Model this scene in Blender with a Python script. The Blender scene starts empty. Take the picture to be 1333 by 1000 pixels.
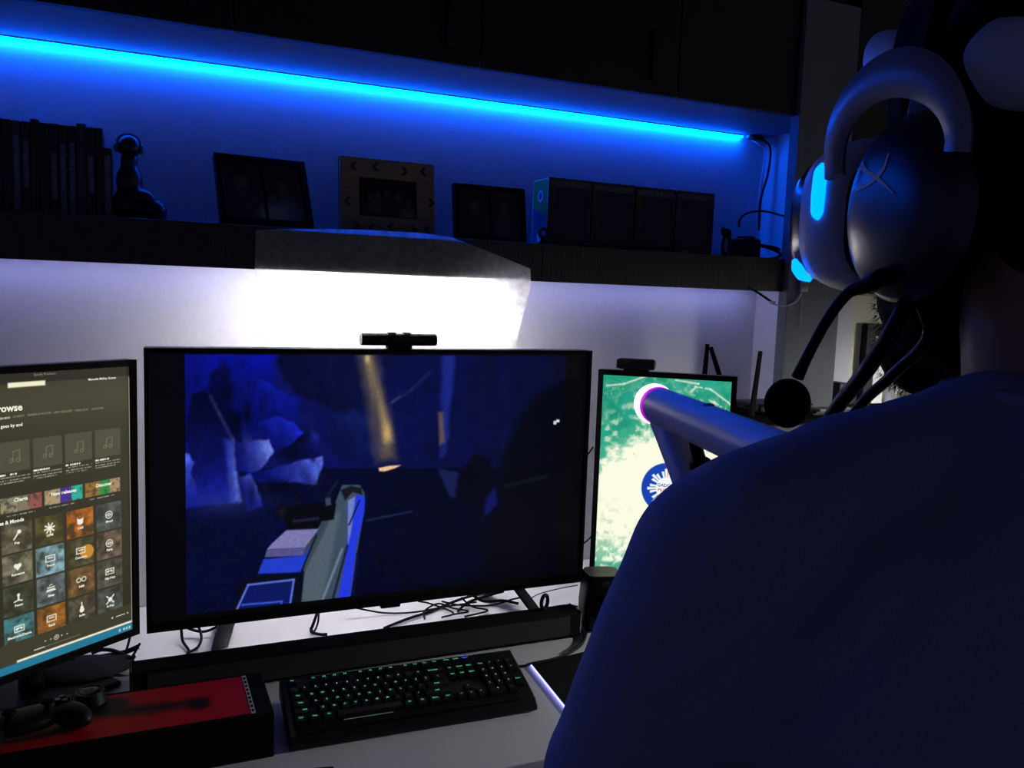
import bpy, bmesh, math, random
import numpy as np
from mathutils import Vector, Matrix
random.seed(7); rng = np.random.default_rng(7)
scene = bpy.context.scene
COL = scene.collection

# ------------------------------------------------------------------ camera
FPX, YAW, PITCH, ROLL = 1100.0, .4193, .1057, .0354
CAM = np.array([-.0108, -1.7445, 1.5125])
def cam_axes():
    cy, sy, cp, sp = math.cos(YAW), math.sin(YAW), math.cos(PITCH), math.sin(PITCH)
    f = np.array([sy*cp, cy*cp, -sp]); r = np.array([cy, -sy, 0.]); u = np.cross(r, f)
    c, s = math.cos(ROLL), math.sin(ROLL)
    return np.array([r*c+u*s, u*c-r*s, f])
AX = cam_axes()
cam_d = bpy.data.cameras.new('camera'); cam_o = bpy.data.objects.new('camera', cam_d); COL.objects.link(cam_o)
M4 = Matrix.Identity(4)
for i in range(3):
    M4[i][0], M4[i][1], M4[i][2], M4[i][3] = AX[0][i], AX[1][i], -AX[2][i], CAM[i]
cam_o.matrix_world = M4
cam_d.sensor_fit = 'HORIZONTAL'; cam_d.sensor_width = 36; cam_d.lens = FPX/1333*36; cam_d.clip_start = .02
scene.camera = cam_o
# ------------------------------------------------------------------ world, exposure
w = bpy.data.worlds.new('world'); scene.world = w; w.use_nodes = True
bg = w.node_tree.nodes['Background']; bg.inputs[0].default_value = (.33, .37, .95, 1); bg.inputs[1].default_value = .09
scene.view_settings.view_transform = 'Standard'; scene.view_settings.look = 'None'
scene.view_settings.gamma = 1; scene.view_settings.exposure = 0; scene.view_settings.use_curve_mapping = False
# light levels of the strips and bar, and of an added floor lamp
BLUE_STRIP, WHITE_STRIP, BAR_LAMP, ADDED_LAMP = 92.0, 10.0, 112.0, 1150.0

# ------------------------------------------------------------------ measuring helpers: a photo pixel becomes a point on a known plane
def ray(px): return AX.T @ np.array([(px[0]-666.5)/FPX, -(px[1]-500)/FPX, 1.0])
def atY(px, y): d = ray(px); return CAM + d*(y-CAM[1])/d[1]
def atZ(px, z): d = ray(px); return CAM + d*(z-CAM[2])/d[2]
def atD(px, D): return CAM + ray(px)*D
def atP(px, o, n): d = ray(px); return CAM + d*(np.dot(np.array(o)-CAM, n)/np.dot(d, n))

# ------------------------------------------------------------------ materials
def lin(c): return tuple(((v/255)/12.92 if v/255 <= .04045 else ((v/255+.055)/1.055)**2.4) for v in c)
MATS = {}
def mat(name, rgb, rough=.5, metal=0., var=.12, scale=40., bump=0., stretch=None, spec=.5, rvar=.1):
    if name in MATS: return MATS[name]
    m = bpy.data.materials.new(name); m.use_nodes = True; nt = m.node_tree; b = nt.nodes['Principled BSDF']
    L = lin(rgb)
    tc = nt.nodes.new('ShaderNodeTexCoord'); mp = nt.nodes.new('ShaderNodeMapping')
    if stretch: mp.inputs['Scale'].default_value = stretch
    nt.links.new(tc.outputs['Object'], mp.inputs[0])
    nz = nt.nodes.new('ShaderNodeTexNoise'); nz.inputs['Scale'].default_value = scale; nz.inputs['Detail'].default_value = 5
    nt.links.new(mp.outputs[0], nz.inputs[0])
    rp = nt.nodes.new('ShaderNodeValToRGB')
    rp.color_ramp.elements[0].color = (*[v*(1-var) for v in L], 1); rp.color_ramp.elements[1].color = (*[min(1, v*(1+var)) for v in L], 1)
    rp.color_ramp.elements[0].position = .3; rp.color_ramp.elements[1].position = .7
    nt.links.new(nz.outputs['Fac'], rp.inputs[0]); nt.links.new(rp.outputs[0], b.inputs['Base Color'])
    mr = nt.nodes.new('ShaderNodeMapRange'); mr.inputs[3].default_value = max(.02, rough-rvar*.5); mr.inputs[4].default_value = min(1, rough+rvar*.5)
    nt.links.new(nz.outputs['Fac'], mr.inputs[0]); nt.links.new(mr.outputs[0], b.inputs['Roughness'])
    b.inputs['Metallic'].default_value = metal; b.inputs['Specular IOR Level'].default_value = spec
    if bump:
        bp = nt.nodes.new('ShaderNodeBump'); bp.inputs['Strength'].default_value = bump; bp.inputs['Distance'].default_value = .002
        nt.links.new(nz.outputs['Fac'], bp.inputs['Height']); nt.links.new(bp.outputs[0], b.inputs['Normal'])
    MATS[name] = m; return m
def emat(name, col, strength):
    if name in MATS: return MATS[name]
    m = bpy.data.materials.new(name); m.use_nodes = True; nt = m.node_tree; b = nt.nodes['Principled BSDF']
    b.inputs['Base Color'].default_value = (.02, .02, .02, 1)
    b.inputs['Emission Color'].default_value = (*col, 1); b.inputs['Emission Strength'].default_value = strength
    MATS[name] = m; return m
def screen_mat():
    if 'screen' in MATS: return MATS['screen']
    m = bpy.data.materials.new('screen'); m.use_nodes = True; nt = m.node_tree; b = nt.nodes['Principled BSDF']
    b.inputs['Base Color'].default_value = (.004, .004, .005, 1); b.inputs['Roughness'].default_value = .35; b.inputs['Specular IOR Level'].default_value = .25
    a = nt.nodes.new('ShaderNodeAttribute'); a.attribute_name = 'pixels'
    nt.links.new(a.outputs['Color'], b.inputs['Emission Color']); b.inputs['Emission Strength'].default_value = 1
    MATS['screen'] = m; return m
def print_mat(name, rough=.4, spec=.3):
    if name in MATS: return MATS[name]
    m = bpy.data.materials.new(name); m.use_nodes = True; nt = m.node_tree; b = nt.nodes['Principled BSDF']
    b.inputs['Roughness'].default_value = rough; b.inputs['Specular IOR Level'].default_value = spec
    a = nt.nodes.new('ShaderNodeAttribute'); a.attribute_name = 'pixels'; nt.links.new(a.outputs['Color'], b.inputs['Base Color'])
    MATS[name] = m; return m

m_wall = mat('wall_paint', (214, 214, 220), .85, var=.03, scale=90, bump=.12)
m_beige = mat('beige_paint', (205, 202, 180), .85, var=.03, scale=90, bump=.12)
m_floor = mat('dark_floor', (52, 40, 36), .5, var=.3, scale=6, stretch=(1, 9, 1))
m_ceil = mat('ceiling_paint', (70, 70, 74), .9, var=.03)
m_desk = mat('desk_laminate', (228, 226, 230), .42, var=.03, scale=200, bump=.05)
m_cab = mat('cabinet_black', (24, 22, 26), .55, var=.2, scale=12, stretch=(12, 1, 1))
m_cabin = mat('cabinet_underside', (120, 122, 132), .7, var=.04, scale=60)
m_wood = mat('black_oak', (34, 30, 29), .5, var=.5, scale=16, stretch=(14, 1, 1.2), bump=.5)
m_grey = mat('dark_grey_panel', (104, 108, 116), .7, var=.06)
m_black = mat('black_plastic', (12, 12, 14), .45, var=.1, spec=.3)
m_gloss = mat('black_gloss', (10, 10, 12), .16, var=.1, rvar=.05)
m_matte = mat('black_matte', (10, 9, 12), .8, var=.15, spec=.15)
m_cable = mat('cable_rubber', (7, 7, 8), .6, var=.1, spec=.15)
m_wcable = mat('white_cable', (190, 190, 198), .5, var=.05)
m_metal = mat('dark_metal', (70, 70, 76), .35, .9, var=.05)
m_shirt = mat('shirt_cotton', (138, 139, 156), .95, var=.1, scale=900, bump=.35, spec=.1)
m_skin = mat('skin', (150, 108, 86), .55, var=.07, scale=60, bump=.1)
m_hair = mat('hair', (13, 10, 9), .8, var=.3, scale=200, spec=.08)
m_jean = mat('denim', (34, 40, 62), .9, var=.15, scale=300, bump=.3)
m_vrwhite = mat('headset_white', (188, 190, 200), .45, var=.03, rvar=.05)
m_vrgrey = mat('headset_grey', (92, 94, 102), .4, var=.04)
m_aim = mat('controller_white', (176, 176, 192), .38, var=.02, rvar=.05)
m_cup = mat('headphone_shell', (40, 41, 46), .3, var=.06, rvar=.06)
m_band = mat('pale_band', (128, 130, 142), .36, var=.05, rvar=.06)

# ------------------------------------------------------------------ mesh builder
class Frame:
    def __init__(s, o, x=(1, 0, 0), y=(0, 1, 0), z=(0, 0, 1)):
        s.o = np.array(o, float); s.m = np.array([x, y, z], float)
    def __call__(s, p): return s.o + np.asarray(p, float) @ s.m
    def inv(s, p): return (np.asarray(p, float)-s.o) @ s.m.T
def yawframe(o, deg):
    c, s = math.cos(math.radians(deg)), math.sin(math.radians(deg))
    return Frame(o, (c, s, 0), (-s, c, 0))
class MB:
    def __init__(s, fr=None): s.v = []; s.f = []; s.fr = fr
    def add(s, v, f):
        n = len(s.v); v = np.asarray(v, float)
        if s.fr is not None: v = s.fr(v)
        s.v += [tuple(q) for q in v]; s.f += [tuple(i+n for i in q) for q in f]; return s
    def box(s, lo, hi):
        (a, b, c), (d, e, f) = lo, hi
        return s.add([(a,b,c),(d,b,c),(d,e,c),(a,e,c),(a,b,f),(d,b,f),(d,e,f),(a,e,f)],
                     [(3,2,1,0),(4,5,6,7),(0,1,5,4),(1,2,6,5),(2,3,7,6),(3,0,4,7)])
    def cbox(s, c, h): return s.box([c[i]-h[i] for i in range(3)], [c[i]+h[i] for i in range(3)])
    def loft(s, rings, cap=True, closed=True):
        n = len(rings[0]); v = [q for r in rings for q in r]; f = []
        for i in range(len(rings)-1):
            for j in range(n if closed else n-1):
                k = (j+1) % n; f.append((i*n+j, i*n+k, (i+1)*n+k, (i+1)*n+j))
        if cap: f.append(tuple(range(n-1, -1, -1))); f.append(tuple((len(rings)-1)*n+j for j in range(n)))
        return s.add(v, f)
    def tube(s, pts, r, n=8, sub=0):
        P = [np.array(q, float) for q in pts]
        if sub: P = smooth_path(P, sub)
        rs = r if hasattr(r, '__len__') else [r]*len(P)
        if len(rs) != len(P): rs = np.interp(np.linspace(0, 1, len(P)), np.linspace(0, 1, len(rs)), rs)
        rings = []; up = None
        for i, q in enumerate(P):
            t = P[min(i+1, len(P)-1)]-P[max(i-1, 0)]; t = t/(np.linalg.norm(t)+1e-9)
            if up is None: up = np.array([0, 0, 1.]) if abs(t[2]) < .9 else np.array([1., 0, 0])
            a = np.cross(t, up); a /= np.linalg.norm(a)+1e-9; b = np.cross(a, t); up = b
            rings.append([q+rs[i]*(a*math.cos(k*2*math.pi/n)+b*math.sin(k*2*math.pi/n)) for k in range(n)])
        return s.loft(rings)
    def ell(s, c, r, rot=None, nu=20, nv=12):
        v = []; f = []
        for i in range(1, nv):
            t = math.pi*i/nv
            for j in range(nu):
                a = 2*math.pi*j/nu; v.append((r[0]*math.sin(t)*math.cos(a), r[1]*math.sin(t)*math.sin(a), r[2]*math.cos(t)))
        v += [(0, 0, r[2]), (0, 0, -r[2])]; N = (nv-1)*nu
        for i in range(nv-2):
            for j in range(nu):
                k = (j+1) % nu; f.append((i*nu+j, (i+1)*nu+j, (i+1)*nu+k, i*nu+k))
        for j in range(nu):
            k = (j+1) % nu; f.append((N, j, k)); f.append((N+1, (nv-2)*nu+k, (nv-2)*nu+j))
        v = np.array(v)
        if rot is not None: v = v @ np.array(rot)
        return s.add(v+np.array(c), f)
    def cap(s, a, b, ra, rb, n=16):
        s.ell(a, (ra,)*3, nu=n, nv=10); s.ell(b, (rb,)*3, nu=n, nv=10); return s.tube([a, b], [ra, rb], n)
    def cyl(s, a, b, r, n=20, r2=None): return s.tube([a, b], [r, r if r2 is None else r2], n)
    def prism(s, poly, d):            # poly in local x,z ; extruded along y from d[0] to d[1]
        return s.loft([[(x, d[0], z) for x, z in poly], [(x, d[1], z) for x, z in poly]])
    def torus(s, c, R, r, ax, ay, a0=0, a1=2*math.pi, n=32, k=8):
        ax, ay = np.array(ax, float), np.array(ay, float); full = abs(a1-a0-2*math.pi) < 1e-6
        pts = [np.array(c)+R*(ax*math.cos(a0+(a1-a0)*i/n)+ay*math.sin(a0+(a1-a0)*i/n)) for i in range(n+1)]
        return s.tube(pts, r, k)
    def build(s, name, m, parent=None, bevel=0, smooth=None, seg=2, local=False):
        me = bpy.data.meshes.new(name)
        off = np.zeros(3) if (parent is None or local) else np.array(root_loc(parent))
        me.from_pydata([tuple(np.array(q)-off) for q in s.v], [], s.f); me.update()
        bm = bmesh.new(); bm.from_mesh(me); bmesh.ops.recalc_face_normals(bm, faces=bm.faces); bm.to_mesh(me); bm.free()
        me.materials.append(m)
        if smooth is not None:
            for p in me.polygons: p.use_smooth = True
            me.set_sharp_from_angle(angle=math.radians(smooth))
        o = bpy.data.objects.new(name, me); COL.objects.link(o); o.parent = parent
        if bevel:
            b = o.modifiers.new('bevel', 'BEVEL'); b.width = bevel; b.segments = seg; b.limit_method = 'ANGLE'; b.angle_limit = math.radians(40)
        return o
def root_loc(o):
    l = Vector((0, 0, 0))
    while o is not None: l += o.location; o = o.parent
    return l
def smooth_path(P, sub):
    P = [np.array(q, float) for q in P]; Q = [2*P[0]-P[1]]+P+[2*P[-1]-P[-2]]; out = []
    for i in range(1, len(Q)-2):
        a, b, c, d = Q[i-1:i+3]
        for k in range(sub):
            t = k/sub; out.append(.5*((2*b)+(c-a)*t+(2*a-5*b+4*c-d)*t*t+(3*b-a-3*c+d)*t**3))
    return out+[P[-1]]
def tag(o, label, cat, group=None):
    o['label'] = label; o['category'] = cat
    if group: o['group'] = group
    return o
def thing(name, label, cat, loc=(0, 0, 0), group=None):
    o = bpy.data.objects.new(name, None); COL.objects.link(o); o.location = tuple(float(q) for q in loc); o.empty_display_size = .02
    return tag(o, label, cat, group)
def struct(o, label=None, cat=None):
    o['kind'] = 'structure'
    if label: o['label'] = label
    if cat: o['category'] = cat
    return o
def text_mesh(txt, size, bold=0., align='CENTER'):
    c = bpy.data.curves.new('t', 'FONT'); c.body = txt; c.size = size; c.align_x = align; c.align_y = 'CENTER'; c.offset = bold; c.resolution_u = 2
    o = bpy.data.objects.new('t', c); COL.objects.link(o)
    dg = bpy.context.evaluated_depsgraph_get(); me = bpy.data.meshes.new_from_object(o.evaluated_get(dg))
    bpy.data.objects.remove(o); bpy.data.curves.remove(c)
    me.materials.clear(); return me
def put_text(name, txt, size, fr, pos, m, parent, bold=0., align='CENTER'):
    """flat lettering lying in the x,z plane of frame fr, facing -y"""
    me = text_mesh(txt, size, bold, align)
    off = np.array(root_loc(parent))
    for v in me.vertices: v.co = Vector(fr((pos[0]+v.co.x, pos[1], pos[2]+v.co.y))-off)
    me.materials.append(m); o = bpy.data.objects.new(name, me); COL.objects.link(o); o.parent = parent; return o

# ------------------------------------------------------------------ painter for flat prints and screens (one colour per grid point)
def value_noise(X, Y, seed=0):
    def h(i, j):
        n = (i.astype(np.int64)*374761393 + j.astype(np.int64)*668265263 + seed*982451653) & 0x7fffffff
        n = ((n ^ (n >> 13))*1274126177) & 0x7fffffff
        return ((n ^ (n >> 16)) & 0xffff)/65535.
    i, j = np.floor(X), np.floor(Y); u, v = X-i, Y-j; u = u*u*(3-2*u); v = v*v*(3-2*v)
    return (h(i, j)*(1-u)+h(i+1, j)*u)*(1-v)+(h(i, j+1)*(1-u)+h(i+1, j+1)*u)*v
def fbm(X, Y, seed=0, o=5):
    s = 0; a = .5
    for k in range(o): s = s+a*value_noise(X, Y, seed+k); X, Y, a = X*2.03, Y*2.03, a*.5
    return s
class Canvas:
    """grid nx by nz over a flat rectangle; P,Q are the coordinates the picture is drawn in"""
    def __init__(s, nx, nz, P, Q): s.nx, s.nz = nx, nz; s.P, s.Q = P, Q; s.c = np.zeros((nz, nx, 3))
    def mix(s, a, col):
        a = np.clip(a, 0, 1)[..., None]; col = np.asarray(col, float); s.c = s.c*(1-a)+col*a
    def sdf(s, poly):
        X, Y = s.P, s.Q; d = np.full(X.shape, 1e9); ins = np.zeros(X.shape, bool); n = len(poly)
        for i in range(n):
            (ax, ay), (bx, by) = poly[i], poly[(i+1) % n]; ex, ey = bx-ax, by-ay
            t = np.clip(((X-ax)*ex+(Y-ay)*ey)/(ex*ex+ey*ey+1e-12), 0, 1); d = np.minimum(d, (X-ax-t*ex)**2+(Y-ay-t*ey)**2)
            if ay != by: ins ^= ((ay > Y) != (by > Y)) & (X < (bx-ax)*(Y-ay)/(by-ay)+ax)
        return np.where(ins, -1, 1)*np.sqrt(d)
    def poly(s, pts, col, a=1., soft=1., wob=0, wf=.06, seed=3):
        d = s.sdf(pts)
        if wob: d = d+(fbm(s.P*wf, s.Q*wf, seed)-.5)*2*wob
        s.mix(a*np.clip(.5-d/soft, 0, 1), col); return d
    def line(s, pts, wd, col, a=1., soft=1.):
        for (ax, ay), (bx, by) in zip(pts[:-1], pts[1:]):
            ex, ey = bx-ax, by-ay; t = np.clip(((s.P-ax)*ex+(s.Q-ay)*ey)/(ex*ex+ey*ey+1e-12), 0, 1)
            d = np.hypot(s.P-ax-t*ex, s.Q-ay-t*ey)-wd/2; s.mix(a*np.clip(.5-d/soft, 0, 1), col)
    def blob(s, c, r, col, a=1., p=2):
        d = np.hypot((s.P-c[0])/r[0], (s.Q-c[1])/r[1]); s.mix(a*np.exp(-d**p), col)
    def disc(s, c, r, col, a=1., soft=1., ring=0):
        q = np.hypot(s.P-c[0], (s.Q-c[1])); d = q-r if not ring else np.abs(q-r)-ring/2
        s.mix(a*np.clip(.5-d/soft, 0, 1), col)
    def mesh(s, name, fr, x0, x1, z0, z1, y, m, parent):
        xs = np.linspace(x0, x1, s.nx); zs = np.linspace(z1, z0, s.nz); XX, ZZ = np.meshgrid(xs, zs)
        V = fr(np.stack([XX.ravel(), np.full(XX.size, y), ZZ.ravel()], 1)) - np.array(root_loc(parent))
        i = np.arange(s.nx*s.nz).reshape(s.nz, s.nx)
        F = np.stack([i[1:, :-1].ravel(), i[1:, 1:].ravel(), i[:-1, 1:].ravel(), i[:-1, :-1].ravel()], 1)
        me = bpy.data.meshes.new(name); me.vertices.add(len(V)); me.vertices.foreach_set('co', V.astype(np.float32).ravel())
        me.loops.add(F.size); me.loops.foreach_set('vertex_index', F.ravel().astype(np.int32))
        me.polygons.add(len(F)); me.polygons.foreach_set('loop_start', np.arange(0, F.size, 4, dtype=np.int32))
        me.update(); me.validate()
        C = np.clip(s.c, 0, 255)/255; C = np.where(C <= .04045, C/12.92, ((C+.055)/1.055)**2.4).reshape(-1, 3)
        at = me.color_attributes.new('pixels', 'FLOAT_COLOR', 'POINT')
        at.data.foreach_set('color', np.concatenate([C, np.ones((len(C), 1))], 1).astype(np.float32).ravel())
        me.materials.append(m); o = bpy.data.objects.new(name, me); COL.objects.link(o); o.parent = parent; return o
def canvas_on(fr, nx, nz, x0, x1, z0, z1, y):
    """canvas whose drawing coordinates are those measured on the photograph for that flat rectangle"""
    xs = np.linspace(x0, x1, nx); zs = np.linspace(z1, z0, nz); XX, ZZ = np.meshgrid(xs, zs)
    W = fr(np.stack([XX.ravel(), np.full(XX.size, y), ZZ.ravel()], 1))-CAM; q = W @ AX.T
    return Canvas(nx, nz, (666.5+FPX*q[:, 0]/q[:, 2]).reshape(nz, nx), (500-FPX*q[:, 1]/q[:, 2]).reshape(nz, nx))
def canvas_uv(nx, nz, wd, ht):
    XX, ZZ = np.meshgrid(np.linspace(0, wd, nx), np.linspace(0, ht, nz)); return Canvas(nx, nz, XX, ZZ)

# ================================================================== SETTING
WY, SF, DZ = .36, .06, .75          # back wall, shelf front, desk top
CZ, S0, S1 = 2.009, 1.546, 1.632    # cabinet underside, shelf bottom and top
struct(MB().box((-3, WY, 0), (1.76, WY+.1, 2.7)).build('wall_back', m_wall), 'white painted back wall behind the desk', 'wall')
struct(MB().box((1.98, WY, 0), (4.2, WY+.1, 2.7)).build('wall_right', m_beige), 'beige wall carrying the framed picture', 'wall')
struct(MB().box((1.745, .20, 0), (1.985, WY+.1, 2.7)).build('wall_pillar', m_wall), 'white pillar between back wall and beige wall', 'pillar')
struct(MB().box((4.2, -3.4, 0), (4.3, WY+.1, 2.7)).build('wall_side', m_beige), 'beige side wall of the room', 'wall')
struct(MB().box((-3, -3.4, -.05), (4.3, WY+.1, 0)).build('floor', m_floor), 'dark floor of the room', 'floor')
struct(MB().box((-3, -3.4, 2.7), (4.3, WY+.1, 2.75)).build('ceiling', m_ceil), 'dark ceiling above the cabinets', 'ceiling')

# ------------------------------------------------------------------ wall cabinet above the niche
cab = thing('wall_cabinet', 'long black wall cabinet above the blue lit niche', 'cabinet', (.4, .2, CZ))
MB().box((-1.4, SF+.02, CZ+.018), (1.735, WY-.005, 2.6)).build('body', m_cab, cab, .002)
MB().box((-1.4, SF+.004, CZ), (1.735, WY-.005, CZ+.018)).build('underside_board', m_cabin, cab)
for i in range(6):
    x0 = -1.4+i*.5225
    d = MB().box((x0+.002, SF, CZ-.001), (x0+.5205, SF+.0195, 2.598)).build('door', m_cab, cab, .002)
    MB().box((x0+.44, SF-.012, CZ+.03), (x0+.455, SF, CZ+.15)).build('handle', m_metal, d, .003)
# ------------------------------------------------------------------ floating shelf
sh = thing('floating_shelf', 'long black oak shelf with deep fascia above the monitors', 'shelf', (.6, .2, S0))
MB().box((-1.4, SF+.026, S0+.014), (1.74, WY-.003, S1)).build('shelf_board', m_wood, sh, .001)
MB().box((1.79, SF+.026, S0+.014), (2.7, .195, S1)).build('shelf_board', m_wood, sh, .001)
for a, b in ((-1.4, -.35), (-.348, .858), (.86, 1.583), (1.776, 2.7)):
    MB().box((a, SF, S0-.001), (b, SF+.025, S1+.001)).build('fascia_panel', m_wood, sh, .0012)
up = MB().box((1.587, SF-.015, 1.215), (1.774, SF+.02, CZ+.3)).build('upright_panel', m_grey, None, .002)
tag(up, 'tall dark grey upright panel crossing the right end of the shelf', 'panel')

tc = thing('tall_cabinet', 'tall black cabinet standing on the shelf right of the grey upright', 'cabinet', (2.2, .12, S1))
MB().box((1.79, SF+.022, S1+.0015), (2.7, .195, 2.69)).build('body', m_cab, tc, .002)
for i in range(2):
    d = MB().box((1.79+i*.4555, SF, S1+.003), (2.2435+i*.4555, SF+.021, 2.688)).build('door', m_cab, tc, .002)
    MB().box((2.21+i*.06, SF-.012, 2.0), (2.222+i*.06, SF, 2.15)).build('handle', m_metal, d, .003)
# ------------------------------------------------------------------ desk
dk = thing('desk', 'wide white desk carrying the television and keyboard', 'desk', (.4, -.1, 0))
MB().box((-1.1, -.565, DZ-.03), (1.36, WY-.004, DZ)).build('desk_top', m_desk, dk, .002)
for x, y in ((-1.05, -.5), (1.3, -.5), (-1.05, .28), (1.3, .28)):
    MB().box((x-.025, y-.025, 0), (x+.025, y+.025, DZ-.03)).build('leg', m_cab, dk, .002)
# ------------------------------------------------------------------ side cabinet with the router on it
sc = thing('side_cabinet', 'dark tall side cabinet under the router beside right monitor', 'cabinet', (1.7, .1, 0))
MB().box((1.40, -.02, 0), (2.16, .195, 1.20)).build('body', mat('grey_laminate', (88, 85, 88), .6, var=.04), sc, .002)
MB().box((1.385, -.035, 1.20), (2.175, .197, 1.213)).build('top_board', mat('board_black', (9, 9, 10), .85, var=.1, spec=.05), sc, .002)
for a, b in ((1.405, 1.778), (1.782, 2.155)):
    d = MB().box((a, -.038, .05), (b, -.021, 1.195)).build('door', mat('grey_laminate', (88, 85, 88)), sc, .002)
    MB().box((b-.04 if a < 1.5 else a+.03, -.05, .6), (b-.03 if a < 1.5 else a+.04, -.038, .75)).build('handle', m_metal, d, .002)

# ================================================================== LIGHTS OF THE ROOM AND AN ADDED LAMP
m_blue = emat('blue_led', (.0, .085, 1.0), BLUE_STRIP)
bs = thing('blue_led_strip', 'glowing blue LED strip along the wall under the black cabinet', 'led strip', (.3, WY, CZ))
MB().box((-1.35, WY-.016, CZ-.0035), (1.645, WY-.005, CZ-.0005)).build('tape', m_wcable, bs)
MB().box((-1.35, WY-.0145, CZ-.008), (1.645, WY-.0065, CZ-.0035)).build('diffuser', m_blue, bs)
ws = thing('white_led_strip', 'violet white LED strip along the wall under the shelf', 'led strip', (.3, WY, S0))
MB().box((-1.35, WY-.068, S0+.0095), (1.70, WY-.050, S0+.0135)).build('tape', m_wcable, ws)
MB().box((-1.35, WY-.065, S0+.0055), (1.70, WY-.053, S0+.0095)).build('diffuser', emat('violet_led', (.38, .40, 1.0), WHITE_STRIP), ws)
bl = thing('light_bar', 'bright white light bar under the shelf behind the paper sheet', 'light bar', (.5, .13, S0))
MB().box((.27, .110, S0+.002), (.73, .150, S0+.0135)).build('housing', m_wcable, bl, .002)
MB().box((.275, .115, S0-.008), (.725, .145, S0+.002)).build('diffuser', emat('white_lamp', (1.0, .96, .97), BAR_LAMP), bl, .003)
LX, LYY = 3.0, -.72  # unseen lamp added to light the beige wall, grey panel and desk
wl = thing('added_floor_lamp', 'added unseen floor lamp with an opaque dark shade beyond the right of the desk', 'lamp', (LX, LYY, 0))
MB().tube([(LX, LYY, 0), (LX, LYY, .012), (LX, LYY, .02)], [.14, .14, .03], 32).build('base', m_metal, wl, smooth=40)
MB().cyl((LX, LYY, .015), (LX, LYY, 1.44), .011, 14).build('pole', m_metal, wl, smooth=40)
sh_o = MB().loft([[(LX+r*math.cos(t), LYY+r*math.sin(t), z) for t in [k*2*math.pi/36 for k in range(36)]] for r, z in ((.15, 1.45), (.12, 1.62), (.015, 1.63))], cap=False).build('shade', m_matte, wl, smooth=40); sh_o.modifiers.new('s', 'SOLIDIFY').thickness = .003  # opaque shade shaped to keep the added light off niche and cabinets
MB().tube([(LX, LYY, 1.44), (LX, LYY, 1.55)], [.06, .06], 24).build('bulb', emat('added_bulb', (.97, .97, .97), ADDED_LAMP), wl, smooth=40)



# ================================================================== TELEVISION
TVZ = .825
tvf = Frame((0, 0, TVZ))
tv = thing('television', 'large black television showing a dark blue cave game', 'television', (.485, .02, DZ))
MB(tvf).box((0, .004, 0), (.97, .05, .562)).build('housing', m_black, tv, .004)
bz = MB(tvf)
for lo, hi in (((0, -.004, .554), (.97, .004, .562)), ((0, -.004, 0), (.97, .004, .017)), ((0, -.004, .017), (.008, .004, .554)), ((.962, -.004, .017), (.97, .004, .554))): bz.box(lo, hi)
bz.build('bezel', m_matte, tv)
cv = canvas_on(tvf, 520, 300, .008, .962, .017, .554, .003)
Z = lambda L: [(180+x*.4501, 440+y*.4503) for x, y in L]
P, Q = cv.P, cv.Q; n1 = fbm(P*.03, Q*.03, 1); n2 = fbm(P*.09, Q*.11, 5); n3 = fbm(P*.25, Q*.3, 9)
hx = np.clip((P-241)/495, 0, 1); vy = np.clip((Q-461)/330, 0, 1)
base = np.stack([7+4*n2, 11+10*n2, 52+40*n1+26*n2], -1)*(1.25-.75*hx)[..., None]
base *= np.where(vy > .45, .52-.2*(vy-.45), 1)[..., None]
cv.c = base
def rock(pts, dark, light, p0, p1, soft=4, wob=3, seed=1, a=1.):
    d = cv.sdf(pts)+(fbm(P*.08, Q*.08, seed)-.5)*2*wob; al = a*np.clip(.5-d/soft, 0, 1)
    ex_, ey_ = p1[0]-p0[0], p1[1]-p0[1]; t = np.clip(((P-p0[0])*ex_+(Q-p0[1])*ey_)/(ex_*ex_+ey_*ey_), 0, 1)**1.4
    t = np.clip(t*(.55+.9*fbm(P*.07, Q*.05, seed+20)), 0, 1); col = np.array(dark)*(1-t[..., None])+np.array(light)*t[..., None]
    col = col*(.7+.6*fbm(P*.12+3, Q*.07, seed+40))[..., None]; cv.c = cv.c*(1-al[..., None])+col*al[..., None]
rock([(230,455),(357,455),(356,500),(372,512),(390,522),(384,560),(230,570)], (6, 12, 96), (8, 16, 152), (300, 560), (330, 460), 5, 4, 1)
rock([(286,470),(300,480),(296,530),(312,545),(318,575),(240,575),(262,520)], (3, 5, 40), (6, 10, 70), (280, 520), (320, 470), 10, 6, 2, .85)
rock([(300,497),(340,495),(368,508),(388,520),(380,546),(330,540),(306,530)], (5, 10, 84), (10, 24, 146), (320, 545), (350, 495), 6, 6, 3)
for c, r in (((322, 540), (5, 16)), ((308, 545), (8, 10)), ((298, 515), (6, 20)), ((385, 570), (18, 10)), ((380, 590), (20, 12))): cv.blob(c, r, (2, 3, 26), .85)
rock([(318,545),(323,560),(328,575),(318,582),(313,566)], (8, 12, 80), (46, 56, 140), (314, 560), (326, 575), 3, 2, 4)
rock([(335,548),(362,542),(382,550),(396,563),(380,578),(356,588),(340,575)], (6, 12, 92), (20, 38, 190), (350, 590), (385, 556), 3, 3, 5)
rock([(250,514),(262,509),(273,514),(284,535),(304,573),(308,612),(312,655),(255,660),(246,600),(244,550)], (3, 5, 42), (16, 26, 140), (255, 520), (300, 640), 4, 3, 6)
cv.line([(274, 516), (286, 540), (303, 572), (306, 590)], 2.2, (96, 98, 152), .45, 6); rock([(290,570),(304,574),(308,612),(313,652),(298,655),(294,600)], (20, 30, 130), (86, 104, 206), (290, 600), (308, 600), 6, 3, 7)
rock([(306,580),(330,574),(350,572),(355,588),(346,606),(332,616),(309,612)], (12, 18, 112), (98, 118, 214), (308, 596), (354, 584), 3, 3, 8)
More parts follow.
